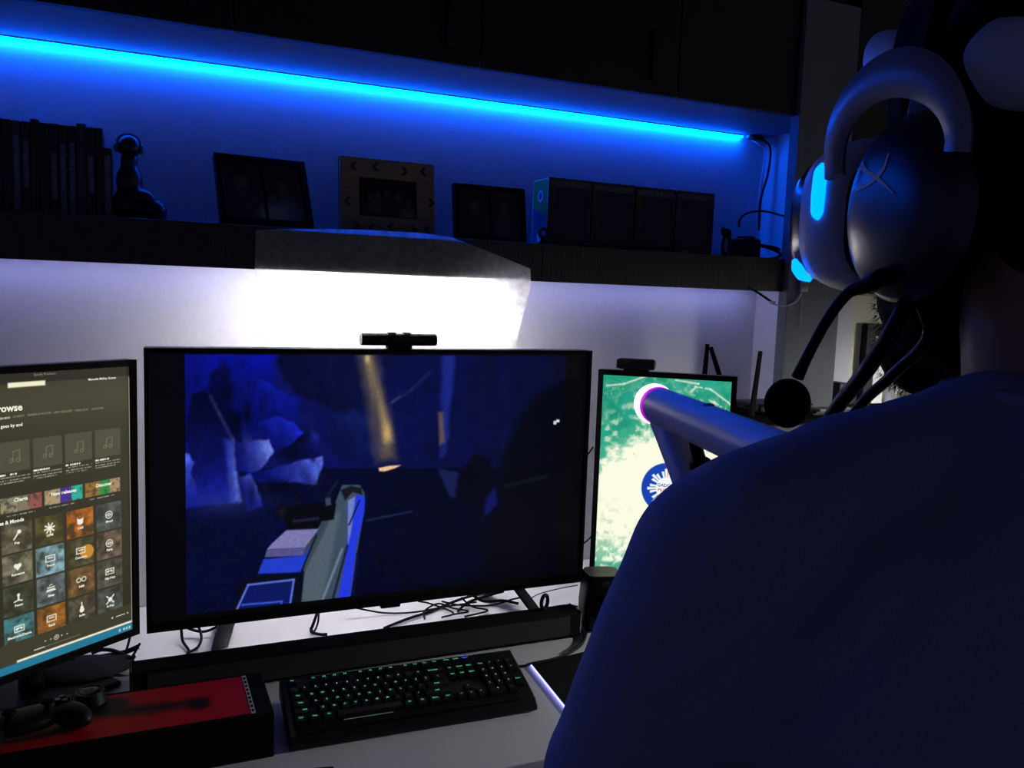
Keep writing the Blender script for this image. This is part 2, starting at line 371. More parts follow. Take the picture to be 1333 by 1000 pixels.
rock([(318,616),(350,610),(386,602),(420,594),(419,610),(412,630),(372,628),(340,630)], (8, 14, 104), (84, 106, 216), (345, 630), (420, 598), 3, 3, 9)
rock([(310,622),(326,616),(334,632),(342,660),(322,664)], (12, 20, 110), (76, 96, 206), (315, 640), (332, 625), 4, 3, 10); rock([(238,586),(247,592),(253,602),(249,616),(258,640),(268,656),(238,662)], (14, 24, 132), (72, 100, 236), (262, 650), (243, 594), 3, 3, 11)
rock([(405,560),(414,565),(416,585),(408,600),(398,596)], (6, 10, 70), (24, 36, 134), (402, 590), (414, 566), 6, 4, 12); rock([(432,540),(452,536),(480,545),(486,590),(450,600),(425,575)], (6, 12, 62), (16, 34, 100), (440, 590), (470, 545), 12, 8, 13, .7)
cv.blob((290, 655), (45, 16), (44, 58, 140), .45); cv.blob((360, 632), (16, 8), (2, 3, 24), .8); cv.blob((328, 642), (5, 12), (2, 3, 26), .6)
rock([(358,455),(480,455),(482,530),(440,535),(400,520),(372,500)], (4, 7, 38), (8, 14, 56), (380, 520), (450, 470), 6, 8, 14, .8)
# light shafts and sparks
cv.poly(Z([(636,46),(690,46),(748,352),(690,358)]), (128, 108, 78), .62, 14, 4)
cv.poly(Z([(655,46),(675,46),(738,300),(712,300)]), (196, 168, 104), .5, 9)
cv.blob(Z([(720,275)])[0], (6, 14), (226, 186, 110), .7); cv.blob(Z([(662,60)])[0], (3, 6), (235, 205, 140), .7)
cv.poly(Z([(878,46),(918,46),(905,170),(892,335),(872,350)]), (32, 46, 150), .75, 6, 3); cv.poly(Z([(868,215),(880,215),(886,300),(872,310)]), (170, 130, 70), .7, 5)
cv.line(Z([(730,190),(790,150),(842,100)]), 1.5, (60, 70, 120), .5, 6); cv.line(Z([(735,185),(755,170)]), 2, (120, 120, 160), .5, 4)
cv.poly(Z([(695,376),(725,370),(760,368),(740,378),(712,386),(697,385)]), (248, 205, 150), 1, 2)
cv.line(Z([(660,528),(790,502)]), 2, (46, 58, 110), .7, 3)
for k in range(9):
    x = 560+k*62; cv.line(Z([(x, 60), (x+10, 330)]), 5, (10, 16, 70), .35, 10)
# ground and dark rocks
g = np.clip((Q-(440+360*.45))/30, 0, 1)*np.clip((n3-.5)*3, 0, 1)*np.clip(1.2-hx, 0, 1); cv.mix(g*.35, (22, 32, 84))
cv.poly(Z([(870,380),(925,395),(960,480),(900,460)]), (26, 34, 92), .8, 4, 5); cv.poly(Z([(985,470),(1030,420),(1040,480),(1000,530)]), (18, 22, 96), .9, 4, 4)
cv.poly(Z([(925,410),(968,338),(1012,350),(1036,420),(1005,470),(1010,535),(960,488),(915,470)]), (4, 5, 20), .95, 5, 5)
cv.poly(Z([(1260,100),(1180,150),(1108,220),(1062,330),(1040,430),(1052,470),(1012,540),(1000,760),(1260,760)]), (3, 4, 13), .88, 14, 6)
cv.line(Z([(1060,430),(1180,400)]), 2, (40, 46, 70), .5, 6)
cv.poly(Z([(1201,240),(1209,240),(1209,236),(1218,236),(1218,244),(1209,244),(1209,250),(1201,250)]), (225, 228, 235), 1, 1)
# the gun
cv.poly(Z([(560,500),(590,425),(640,425),(655,450),(652,500),(612,760),(470,775),(482,665)]), (62, 78, 96), 1, 1.5)
cv.poly(Z([(480,670),(560,505),(585,505),(530,770),(470,775)]), (86, 100, 112), .8, 6)
cv.poly(Z([(585,440),(615,428),(645,434),(648,455),(620,445),(598,470)]), (18, 20, 30), .95, 2)
cv.poly(Z([(604,480),(640,452),(656,462),(654,505),(632,600),(612,755),(575,765),(600,640),(606,540)]), (36, 58, 226), 1, 2)
cv.poly(Z([(606,470),(628,458),(616,560),(606,600)]), (120, 136, 190), .9, 2); cv.line(Z([(640,470),(610,540)]), 2, (10, 14, 60), .9, 1.5)
cv.line(Z([(590,610),(530,765)]), 3, (150, 160, 190), .55, 2); cv.line(Z([(605,600),(560,765)]), 3, (14, 18, 60), .8, 2); cv.line(Z([(634,620),(622,740)]), 3, (10, 16, 70), .9, 2)
cv.poly(Z([(470,545),(545,470),(572,480),(540,560),(480,680),(470,600)]), (58, 74, 84), .9, 2)
cv.poly(Z([(440,545),(525,548),(482,606),(372,612),(385,596)]), (126, 122, 178), 1, 1.5); cv.poly(Z([(372,612),(482,606),(478,630),(366,634)]), (86, 84, 140), 1, 1.5)
cv.poly(Z([(362,640),(480,628),(500,600),(470,680),(345,684)]), (34, 62, 206), 1, 2); cv.line(Z([(345,684),(470,680),(515,570)]), 2, (8, 10, 30), .9, 1.5)
cv.poly(Z([(400,488),(450,484),(560,470),(572,478),(566,525),(530,530),(520,552),(430,556),(425,522),(398,520)]), (7, 7, 16), 1, 2)
cv.line(Z([(430,420),(470,470)]), 4, (8, 9, 22), 1, 1.5); cv.line(Z([(575,415),(545,460)]), 4, (20, 22, 44), 1, 1.5); cv.poly(Z([(540,465),(555,460),(558,482),(543,486)]), (60, 66, 100), 1, 2)
cv.line(Z([(450,530),(520,522)]), 4, (30, 34, 60), .9, 2); cv.blob(Z([(415,503)])[0], (6, 6), (24, 26, 44), .9)
cv.poly(Z([(300,700),(480,676),(468,790),(262,810)]), (9, 11, 26), 1, 2)
cv.poly(Z([(318,716),(450,700),(438,778),(282,792)]), (14, 24, 96), 1, 1.5); cv.line(Z([(282,792),(318,714),(450,699),(438,778)]), 2.5, (96, 122, 224), .95, 1.5)
cv.line(Z([(300,772),(415,762),(412,782)]), 2.2, (66, 96, 220), .9, 1.5)
lens = fbm(P*.7, Q*.7, 31, 2); cv.c *= (.86+.28*lens)[..., None]
u = np.linspace(.008, .962, 520)[None, :, None]; vz = np.linspace(.554, .017, 300)[:, None, None]
game = (u > .0735) & (u < .904) & (vz < .549) & (vz > .026)
cv.c = np.where(game, cv.c, np.array([4, 4, 7.]))
cv.mesh('screen', tvf, .008, .962, .017, .554, .003, screen_mat(), tv)
# feet: splayed bars from the housing down to the desk
for sx, a, b in ((.155, (339, 803), (286, 843)), (.80, (644, 769), (705, 806))):
    t0 = np.array([sx, .02, TVZ+.004]); e = atZ(b, DZ+.006); e = np.array([e[0], max(e[1], -.07), DZ+.006]); bk = np.array([sx+(sx-e[0])*.4, .17, DZ+.006])
    fo = MB()
    for q in (e, bk):
        dv = q-t0; sd = np.cross(dv, (0, 0, 1)); sd = sd/np.linalg.norm(sd)*.02
        fo.loft([[t0-sd, t0+sd, t0+sd+(0, 0, .008), t0-sd+(0, 0, .008)], [q-sd-(0, 0, .005), q+sd-(0, 0, .005), q+sd+(0, 0, .004), q-sd+(0, 0, .004)]])
    fo.build('foot', m_metal, tv)
MB(tvf).box((.47, -.004, -.008), (.515, .012, .001)).build('sensor_housing', m_gloss, tv, .003)
# tracking camera on top of the television
ca, cb = atY((470, 444), .02), atY((567, 444), .02); cz = TVZ+.562; cx0, cx1 = ca[0], cb[0]
pc = thing('tracking_camera', 'black cylindrical motion tracking camera on top of the television', 'camera', ((cx0+cx1)/2, .02, cz))
MB().cyl((cx0, .02, cz+.020), (cx1, .02, cz+.020), .0135, 24).build('barrel', m_black, pc, .002, 40)
for a in (cx0-.0012, cx1): MB().cyl((a, .02, cz+.020), (a+.0012, .02, cz+.020), .0125, 24).build('end_cap', mat('camera_cap', (160, 160, 165), .35), pc, smooth=40)
for k in (.27, .76): MB().cyl((cx0+(cx1-cx0)*k, .0055, cz+.020), (cx0+(cx1-cx0)*k, .0075, cz+.020), .0062, 20).build('lens', m_gloss, pc, smooth=40)
for k in (.40, .60): MB().box((cx0+(cx1-cx0)*(k-.05), .012, cz+.033), (cx0+(cx1-cx0)*(k+.05), .028, cz+.0355)).build('rib', m_black, pc, .0008)
MB().box(((cx0+cx1)/2-.026, .005, cz+.0005), ((cx0+cx1)/2+.026, .035, cz+.010)).build('stand', m_matte, pc, .002)

# ================================================================== SIDE MONITORS
def monitor(name, label, origin, deg, wd, ht, bez):
    fr = yawframe(origin, deg)          # origin = bottom centre of the front face, x to the right, front facing -y
    cxy = fr((0, .06, 0)); root = thing(name, label, 'monitor', (cxy[0], cxy[1], DZ))
    MB(fr).box((-wd/2, .004, 0), (wd/2, .028, ht)).build('housing', m_black, root, .003)
    MB(fr).box((-.07, .028, ht*.3), (.07, .05, ht*.72)).build('rear_cover', m_matte, root, .006)
    b = MB(fr); bb = bez
    for lo, hi in (((-wd/2, -.003, ht-bb), (wd/2, .004, ht)), ((-wd/2, -.003, 0), (wd/2, .004, bb)), ((-wd/2, -.003, bb), (-wd/2+bb, .004, ht-bb)), ((wd/2-bb, -.003, bb), (wd/2, .004, ht-bb))): b.box(lo, hi)
    b.build('bezel', m_matte, root)
    fz = DZ-origin[2]
    MB(fr).tube([(0, .085, fz+.01), (0, .075, ht*.5)], [.022, .018], 16).build('stand_column', m_black, root, smooth=40)
    MB(fr).box((-.03, .045, ht*.42), (.03, .09, ht*.58)).build('mount', m_black, root, .004)
    MB(fr).box((-.11, -.02, fz), (.11, .17, fz+.012)).build('stand_base', m_black, root, .004)
    return root, fr
# left monitor: music player
LY = 36; LW, LH = .325, .535
tr = np.array([-.014, -.012, 0]); cL = np.array([math.cos(math.radians(LY)), math.sin(math.radians(LY)), 0])
lo = tr-cL*LW/2; lo[2] = .831
lm, lf = monitor('portrait_monitor', 'black portrait monitor showing a music browsing page left of television', lo, LY, LW, LH, .012)
X0, X1, Z0, Z1 = -LW/2+.012, LW/2-.012, .012, LH-.012
lv = canvas_on(lf, 300, 500, X0, X1, Z0, Z1, .003); PL, QL = lv.P, lv.Q
uvx, uvz = np.meshgrid(np.linspace(X0, X1, 300), np.linspace(Z1, Z0, 500))
def LU(px): q = lf.inv(atP(px, lf((0, .003, 0)), -lf.m[1])); return q[0], q[2]
lv.P, lv.Q = uvx*1000, uvz*1000     # draw in millimetres on the screen
def R4(x0, z1, x1, z0): return [(x0*1000, z1*1000), (x1*1000, z1*1000), (x1*1000, z0*1000), (x0*1000, z0*1000)]
zt = lambda py, px=120: LU((px, py))[1]
zz = (uvz-Z0)/(Z1-Z0)
lv.c = np.stack([58+zz*6, 55+zz*5, 40+zz*4], -1)*(.82+.25*np.clip(1-np.abs(zz-.9)/.15, 0, 1))[..., None]
lv.poly(R4(X0, Z1, X1, Z1-.018), (40, 38, 28), 1, 1)
NX = [LU((x, 575))[0] for x in (15, 58, 99, 137)]
CXS = [LU((22, 700))[0], LU((64, 695))[0], LU((103, 688))[0], LU((142, 680))[0]]
pitch = (CXS[3]-CXS[0])/3; CXS = [CXS[0]+pitch*k for k in range(4)]; tw = pitch*.90
wht = (238, 236, 220)
sq = LU((10, 502)); s2 = LU((59, 499)); 
lv.poly([(a*1000, b*1000) for a, b in ((sq[0], sq[1]+.0042), (s2[0], sq[1]+.0042), (s2[0], sq[1]-.0042), (sq[0], sq[1]-.0042))], (240, 236, 205), 1, 2)
zc = zt(583, 95)
for cx in CXS:
    lv.poly(R4(cx-tw/2, zc+tw/2, cx+tw/2, zc-tw/2), (78, 74, 58), 1, 1)
    for dx in (-5.5, 5.5): lv.disc((cx*1000+dx, zc*1000-7), 3, (128, 124, 104), .9, 1, 1.2)
    lv.line([(cx*1000-2.6, zc*1000-7), (cx*1000-2.6, zc*1000+8), (cx*1000+8.4, zc*1000+10), (cx*1000+8.4, zc*1000-7)], 1.1, (128, 124, 104), .9, 1)
    for k in range(4):
        ww = tw*1000*(.55 if k == 0 else (.98 if k < 3 else .8)); zl = (zc-tw/2)*1000-4.5-k*4.6
        m = value_noise(lv.P*1.9, lv.Q*0+k*7, 3+k) > .34
        a = (np.abs(lv.Q-zl) < (1.1 if k else 1.5)) & (lv.P > cx*1000-tw*500) & (lv.P < cx*1000-tw*500+ww) & m
        lv.mix(a*(.95 if k == 0 else .5), wht)
zb = zt(645, 80); bw = (CXS[3]-CXS[0]+tw)/3-.004
for k, cols in enumerate((((150, 140, 110), (128, 118, 96), (150, 84, 80)), ((170, 150, 112), (74, 42, 150), (48, 170, 150)), ((150, 110, 50), (44, 140, 66), (168, 140, 104)))):
    x0 = CXS[0]-tw/2+k*(bw+.005)
    for j, c in enumerate(cols):
        lv.poly(R4(x0+bw*(0, .4, .7)[j], zb+.013, x0+bw*(.4, .7, 1)[j], zb-.013), c, 1, 1)
    nn = fbm(lv.P*.18, lv.Q*.18, 40+k); ins = (lv.P > x0*1000) & (lv.P < (x0+bw)*1000) & (np.abs(lv.Q-zb*1000) < 13); lv.mix(ins*np.clip((nn-.5)*3, 0, .75), (48, 56, 52))
    a = (np.abs(lv.Q-(zb-.0185)*1000) < 1) & (lv.P > x0*1000+8) & (lv.P < x0*1000+bw*820) & (value_noise(lv.P*1.6, lv.Q*0, 77+k) > .35); lv.mix(a*.5, wht)
ROWZ = [zt(y, 64) for y in (690, 731, 771, 808)]; rp = (ROWZ[0]-ROWZ[3])/3; ROWZ = [ROWZ[0]-rp*k for k in range(4)]; th = min(tw, rp*.95)
TC = [[(96, 88, 70), (70, 66, 34), (150, 88, 28), (70, 76, 72)], [(104, 100, 80), (112, 142, 148), (74, 68, 44), (100, 84, 70)], [(64, 66, 50), (84, 92, 92), (106, 80, 46), (78, 74, 64)], [(70, 122, 124), (128, 84, 36), (72, 66, 52), (72, 76, 70)]]
for r in range(4):
    for k in range(4):
        cx, cz2 = CXS[k]*1000, ROWZ[r]*1000; h = th*500
        d = lv.poly([(cx-tw*500, cz2+h), (cx+tw*500, cz2+h), (cx+tw*500, cz2-h), (cx-tw*500, cz2-h)], TC[r][k], 1, 1)
        ins = d < -.3; nn = fbm(lv.P*.09+r*9, lv.Q*.09+k*5, 60+r*4+k); lv.mix(ins*np.clip((nn-.45)*3, 0, .7), (44, 42, 30)); lv.mix(ins*np.clip((.4-nn)*4, 0, .5), tuple(min(255, v*1.5) for v in TC[r][k]))
        if (r, k) == (1, 2): lv.mix(ins*(np.hypot(lv.P-cx-12, lv.Q-cz2+2) < 13), (196, 138, 50))
        ic = lv.Q*0; iz = cz2+3
        if k == 0 and r == 0: lv.line([(cx-5, iz-6), (cx+3, iz+5)], 2.4, wht); lv.disc((cx+4, iz+6), 3.4, wht)
        elif (r, k) == (1, 0): lv.disc((cx-2.9, iz+2), 3.6, wht); lv.disc((cx+2.9, iz+2), 3.6, wht); lv.poly([(cx-6.2, iz+1), (cx+6.2, iz+1), (cx, iz-6.5)], wht)
        elif (r, k) == (0, 1):
            for t in range(8): lv.line([(cx, iz), (cx+9*math.cos(t*math.pi/4+.2), iz+9*math.sin(t*math.pi/4+.2))], 2.6, wht)
        elif (r, k) == (0, 2): lv.poly([(cx-6, iz+7), (cx-3, iz+4), (cx+3, iz+4), (cx+6, iz+7), (cx+5.5, iz-4), (cx+2, iz-6), (cx-2, iz-6), (cx-5.5, iz-4)], wht)
        elif (r, k) in ((0, 3), (1, 3)): lv.disc((cx, iz), 6.5, wht, 1, 1, 1.6); lv.line([(cx-6, iz), (cx+6, iz)], 1.2, wht); lv.disc((cx, iz), 2.6, wht, 1, 1, 1.4)
        elif (r, k) in ((1, 1), (3, 1), (1, 2), (2, 3), (3, 0)):
            q = [(cx-8, iz+5), (cx+8, iz+5), (cx+8, iz-5), (cx-8, iz-5), (cx-8, iz+5)]; lv.line(q, 1.6, wht); lv.line([(cx-4, iz+1), (cx+4, iz+1)], 2, wht)
            if (r, k) in ((3, 0), (2, 3)): lv.disc((cx-4, iz), 2, wht); lv.disc((cx+4, iz), 2, wht)
        elif (r, k) == (2, 0): lv.line([(cx-7, iz-6), (cx, iz-4), (cx+6, iz-6)], 2.2, wht); lv.disc((cx, iz+5), 2.6, wht); lv.line([(cx, iz+4), (cx, iz-3)], 3, wht)
        elif (r, k) == (2, 1): lv.poly([(cx-9, iz-5), (cx+9, iz-5), (cx+7, iz-1), (cx-7, iz-1)], wht); lv.line([(cx-6, iz+2), (cx+6, iz+2)], 2, wht); lv.line([(cx-2, iz+6), (cx+3, iz+7)], 1.4, wht)
        elif (r, k) == (2, 2): lv.disc((cx-5, iz), 4, wht, 1, 1, 1.6); lv.disc((cx+5, iz), 4, wht, 1, 1, 1.6)
        elif (r, k) == (3, 2): lv.disc((cx, iz-3), 4.6, wht); lv.disc((cx, iz+2), 3.2, wht); lv.line([(cx, iz+3), (cx, iz+11)], 2, wht)
        elif (r, k) == (3, 3):
            lv.disc((cx, iz), 4.4, wht)
            for t in range(4): lv.line([(cx+6*math.cos(t*1.57+.78), iz+6*math.sin(t*1.57+.78)), (cx+10*math.cos(t*1.57+.78), iz+10*math.sin(t*1.57+.78))], 2.6, wht)
# player bar, scroll bar and task bar
lv.poly(R4(X0, Z0+.052, X1, Z0), (62, 59, 44), 1, 1); zp = (Z0+.036)*1000; xm = CXS[1]*1000+8
lv.disc((xm, zp), 4, wht, 1, 1, 1); lv.poly([(xm-1.2, zp+2), (xm+2, zp), (xm-1.2, zp-2)], wht)
for dx in (-20, -10, 10, 20): lv.poly([(xm+dx-1.5, zp+1.6), (xm+dx+1.8, zp), (xm+dx-1.5, zp-1.6)], wht, .8)
lv.line([(xm-40, zp-10), (xm+44, zp-10)], 1.2, (120, 116, 98)); lv.line([(xm-40, zp-10), (xm-22, zp-10)], 1.4, wht)
lv.line([(X1*1000-34, zp), (X1*1000-16, zp)], 1.2, wht); lv.disc((X1*1000-42, zp), 1.6, wht); lv.disc((X1*1000-10, zp), 1.6, wht, .8)
lv.poly(R4(LU((22, 862))[0], Z0+.0185, X1, Z0+.0145), (236, 232, 205), 1, 1); lv.poly(R4(X0, Z0+.0140, X1, Z0), (36, 118, 148), 1, 1)
for dx in (-6, -12, -18, -27): lv.poly(R4(X1+dx/1000-.002, Z0+.009, X1+dx/1000+.002, Z0+.004), (190, 214, 214), .9, 1)
lv.poly(R4(X1-.0016, Z1-.02, X1, Z0+.015), (160, 158, 138), 1, .6)
lscr = lv.mesh('screen', lf, X0, X1, Z0, Z1, .003, screen_mat(), lm)
m_lt = emat('screen_text', lin((238, 236, 220)), 1); m_ld = emat('screen_text_dim', lin((150, 146, 122)), 1)
def ltext(t, px, size, m=m_lt, bold=0., align='CENTER'):
    q = LU(px); put_text('lettering', t, size, lf, (q[0], .0025, q[1]), m, lscr, bold, align)
q = LU((29, 530)); put_text('lettering', 'Browse', .0165, lf, (q[0], .0025, q[1]), m_lt, lscr, .0005, 'RIGHT')
ltext('Spotify Premium', (58, 487), .0058, m_ld); ltext('Manuelle Melloy Granto', (133, 493), .0056, m_lt, .0001)
for t, px in (('OVERVIEW', (3, 545)), ('CHARTS', (24, 542)), ('GENRES & MOODS', (51, 539)), ('NEW RELEASES', (82, 536)), ('PODCASTS', (106, 534)), ('DISCOVER', (127, 532))): ltext(t, px, .0050, m_ld if px[0] > 10 else m_lt)
ltext('Time goes by and', (8, 555), .0075, m_lt, .0002)
ltext('Charts', (27, 650), .0085, m_lt, .0003); ltext('New releases', (83, 641), .0085, m_lt, .0003); ltext('Discover', (135, 631), .0085, m_lt, .0003)
q = LU((31, 676)); put_text('lettering', 'Genres & Moods', .0085, lf, (q[0], .0025, q[1]), m_lt, lscr, .0003, 'RIGHT')
LBL = (('Pop', 'OPM', 'Chill', 'Mood'), ('Romance', 'Travel', 'Concerts', 'Party'), ('Focus', 'Sleep', 'R&B', 'Hip-Hop'), ('Electronic/Dance', 'Rock', 'Indie', 'K-Pop'))
for r in range(4):
    for k in range(4): put_text('lettering', LBL[r][k], .0058, lf, (CXS[k], .0025, ROWZ[r]-.0095), m_lt, lscr, .0002)
# right monitor: beach wallpaper with the round emblem
RW, RH = .329, .545
a = np.array([1.019, .05, 0]); b = np.array([1.281, -.15, 0]); RYAW = math.degrees(math.atan2(b[1]-a[1], b[0]-a[0])); ro = (a+b)/2; ro[2] = .793
rm, rf = monitor('portrait_monitor', 'black portrait monitor with beach wallpaper and round emblem right of television', ro, RYAW, RW, RH, .0125)
X0, X1, Z0, Z1 = -RW/2+.0125, RW/2-.0125, .0125, RH-.0125
rv = canvas_on(rf, 320, 540, X0, X1, Z0, Z1, .003); P, Q = rv.P, rv.Q
n1 = fbm(P*.05, Q*.05, 21); n2 = fbm(P*.14+n1*2, Q*.14, 25); n3 = fbm(P*.035+9, Q*.09, 33)
rv.c = np.stack([22+26*n1, 138+34*n1, 104+44*n1], -1)
shore = Q-546-((P-872)/90)**2*44      # sand below this curve, dome shaped
shore = shore+(n2-.5)*46
sand = np.clip(shore/26, 0, 1); rv.mix(np.clip((shore+22)/14, 0, 1)*.75, (70, 176, 140)); rv.mix(np.clip((n2-.52)*9, 0, 1)*np.clip((shore+60)/50, 0, 1)*.8, (214, 222, 196))
rv.mix(sand, (252, 252, 226))
ridge = np.clip(1-np.abs(n2-.5)*16, 0, 1)*(sand < .5); rv.mix(ridge*.55*np.clip(n3*2-.6, 0, 1), (232, 232, 212))
for pts in ([(790, 502), (812, 500), (840, 490), (870, 486)], [(905, 503), (925, 507), (948, 524), (956, 535)], [(905, 515), (930, 524), (955, 540)], [(880, 495), (910, 500), (900, 510)]):
    d0 = rv.c.copy(); rv.line(pts, 2.2, (238, 236, 214), .85*1, 2)
    rv.c = np.where((n3+n2*.5 > .62)[..., None], rv.c, d0)
dk2 = np.clip((Q-690)/50, 0, 1)*np.clip((872-P-(Q-690)*.2)/60, 0, 1)
rv.mix(dk2*np.clip((n2-.38)*5, 0, 1), (60, 176, 140)); rv.mix(np.clip((Q-728)/14, 0, 1)*np.clip((835-P)/20, 0, 1), (30, 140, 106)); rv.line([(783, 736), (806, 744), (815, 752)], 4, (240, 232, 220), .9, 3)
rv.mix(np.clip((n2-.55)*8, 0, 1)*np.clip((Q-640)/60, 0, 1)*np.clip((840-P)/50, 0, 1)*.6, (150, 184, 150))
EC = (867.5, 635.5); ER = 32.5
rv.disc(EC, ER, (24, 66, 176), 1, 1); red = np.clip(P-EC[0]+.5, 0, 1)*(np.hypot(P-EC[0], Q-EC[1]) < ER); rv.mix(red, (226, 64, 40))
for k in range(8):
    an = k*math.pi/4; dx, dy = math.cos(an), math.sin(an); px_, py_ = -dy, dx
    for o in (-4.4, 0, 4.4):
        r1 = 25 if o == 0 else 21.5
        rv.poly([(EC[0]+dx*12+px_*(o*.6-1), EC[1]+dy*12+py_*(o*.6-1)), (EC[0]+dx*r1+px_*(o-2), EC[1]+dy*r1+py_*(o-2)), (EC[0]+dx*r1+px_*(o+1.6), EC[1]+dy*r1+py_*(o+1.6)), (EC[0]+dx*12+px_*(o*.6+1), EC[1]+dy*12+py_*(o*.6+1))], (246, 250, 250), 1, .8)
rv.disc(EC, 14, (246, 250, 250), 1, 1)
rscr = rv.mesh('screen', rf, X0, X1, Z0, Z1, .003, screen_mat(), rm)
for t, c, dy in (('GADGET', (24, 60, 150), -3.2), ('PILIPINAS', (214, 60, 40), 3.2)):
    q = rf.inv(atP((EC[0], EC[1]+dy), rf((0, .003, 0)), -rf.m[1])); put_text('lettering', t, .0112 if t[0] == 'G' else .0100, rf, (q[0], .0025, q[2]), emat('ink_'+t[0].lower(), lin(c), .8), rscr, .0002)
# webcam clipped on the right monitor
wz = ro[2]+RH; wcx = rf.inv(atP((828, 480), rf((0, .0, 0)), -rf.m[1]))[0]; wo = rf((wcx, .01, 0))
wc = thing('webcam', 'small black webcam clipped on top of the right monitor', 'webcam', (wo[0], wo[1], wz))
f2 = Frame((wo[0], wo[1], wz), rf.m[0], rf.m[1], rf.m[2])
MB(f2).box((-.046, -.018, .004), (.046, .014, .030)).build('body', m_black, wc, .008, 40, 4)
MB(f2).cyl((-.006, -.0185, .017), (-.006, -.0225, .017), .009, 24).build('lens', m_gloss, wc, smooth=40)
MB(f2).box((-.047, -.019, .006), (-.041, .013, .028)).build('end_trim', m_metal, wc, .002)
MB(f2).box((-.03, -.014, .0), (.03, .022, .005)).build('clip', m_matte, wc, .001)
MB(f2).box((-.02, .020, -.04), (.02, .025, .003)).build('clip_foot', m_matte, wc, .001)

# ================================================================== THINGS ON THE DESK
sb = thing('soundbar', 'long black soundbar lying on the desk before the television', 'soundbar', (.43, -.115, DZ))
MB().box((-.03, -.142, DZ+.004), (.895, -.086, DZ+.060)).build('body', m_matte, sb, .005)
MB().box((.0, -.1445, DZ+.010), (.865, -.142, DZ+.054)).build('grille', mat('grille_mesh', (12, 12, 14), .7, var=.4, scale=900, bump=.6), sb)
for x in (-.03, .889): MB().box((x-.0005, -.1425, DZ+.0045), (x+.0065, -.0855, DZ+.0605)).build('end_cap', m_gloss, sb, .003)
for x in (.02, .83): MB().box((x, -.135, DZ), (x+.03, -.095, DZ+.005)).build('foot', m_cable, sb)
# small speaker right of the soundbar
so = atZ((783, 822), DZ); sp_ = thing('desktop_speaker', 'small rounded black desktop speaker at the right end of soundbar', 'speaker', (so[0], so[1], DZ))
spf = yawframe((so[0]+.012, so[1]+.03, DZ), -14)
MB(spf).loft([[(x*k, y*k*.8, z) for x, y in [(.045*math.copysign(abs(math.cos(t))**.45, math.cos(t)), .05*math.copysign(abs(math.sin(t))**.45, math.sin(t))) for t in [i*2*math.pi/32 for i in range(32)]]] for z, k in ((.0, .86), (.006, .94), (.03, 1.04), (.06, 1.06), (.10, 1.0), (.125, .95), (.131, .9))]).build('cabinet', m_black, sp_, 0, 45)
MB(spf).cyl((0, -.036, .055), (0, -.046, .055), .036, 32).build('driver_ring', m_gloss, sp_, .001, 40)
MB(spf).ell((0, -.045, .055), (.028, .006, .028)).build('driver_cone', m_matte, sp_, 0, 60)
MB(spf).cyl((0, -.036, .11), (0, -.042, .11), .012, 24).build('tweeter', m_gloss, sp_, smooth=40)
# standing cable ring
ro2 = atZ((710, 793), DZ+.062); rg = MB(); rg.torus((ro2[0], -.10, DZ+.0765), .0125, .0042, (math.cos(.5), math.sin(.5), 0), (0, 0, 1.25), n=28)
tag(rg.build('rubber_ring', m_cable, None, 0, 60), 'small black rubber ring standing on the soundbar', 'ring')

# ---- keyboard
kc = [atZ(t, DZ+h) for t, h in (((364, 888), .052), ((660, 848), .052), ((701, 908), .024), ((376, 964), .024))]
kyaw = math.degrees(math.atan2(kc[1][1]-kc[0][1], kc[1][0]-kc[0][0])); kmid = (kc[0]+kc[1]+kc[2]+kc[3])/4
KW = float(np.linalg.norm(kc[1]-kc[0])+np.linalg.norm(kc[2]-kc[3]))/2; KD = float(np.linalg.norm(kc[3]-kc[0])+np.linalg.norm(kc[2]-kc[1]))/2
kb = thing('keyboard', 'full size black keyboard with green backlit legends on the desk', 'keyboard', (kmid[0], kmid[1], DZ)); kb.rotation_euler.z = math.radians(kyaw); KT = math.asin(.028/KD); kb.rotation_euler.x = KT; kb.location.z = DZ+.0135
prof = [(KD/2, .006), (KD/2, .030), (KD/2-.006, .034), (-KD/2+.055, .026), (-KD/2+.012, .020), (-KD/2, .012), (-KD/2, .002), (KD/2-.01, .0)]
MB().loft([[(x, y, z) for y, z in prof] for x in (-KW/2, KW/2)]).build('case', m_black, kb, .003, local=True)
MB().box((-KW/2+.015, -KD/2+.012, .018), (KW/2-.03, -KD/2+.045, .0255)).build('palm_lip', m_matte, kb, .002, local=True)
ku = min(.0189, (KW-.022)/22.5); kx0 = -22.5*ku/2; ky0 = KD/2-.010
for sx in (-1, 1): MB().box((sx*KW*.4-.012, KD/2-.03, -.020), (sx*KW*.4+.012, KD/2-.022, .006)).build('foot', m_black, kb, .001, local=True)
rows = [
 (0, 'Esc _1 F1 F2 F3 F4 _.5 F5 F6 F7 F8 _.5 F9 F10 F11 F12 _.25 PrtSc ScrLk Pause'.split(), {}),
 (1.25, '` 1 2 3 4 5 6 7 8 9 0 - = Backspace:2 _.25 Ins Home PgUp _.25 Num / * -'.split(), {}),
 (2.25, 'Tab:1.5 Q W E R T Y U I O P [ ] \\:1.5 _.25 Del End PgDn _.25 7 8 9 +'.split(), {}),
 (3.25, 'Caps:1.75 A S D F G H J K L ; \' Enter:2.25 _3.5 4 5 6'.split(), {}),
 (4.25, 'Shift:2.25 Z X C V B N M , . / Shift:2.75 _1.25 ^ _1.25 1 2 3 Enter'.split(), {}),
 (5.25, 'Ctrl:1.25 Win:1.25 Alt:1.25 Space:6.25 Alt:1.25 Fn:1.25 Menu:1.25 Ctrl:1.25 _.25 < v > _.25 0:2 .'.split(), {})]
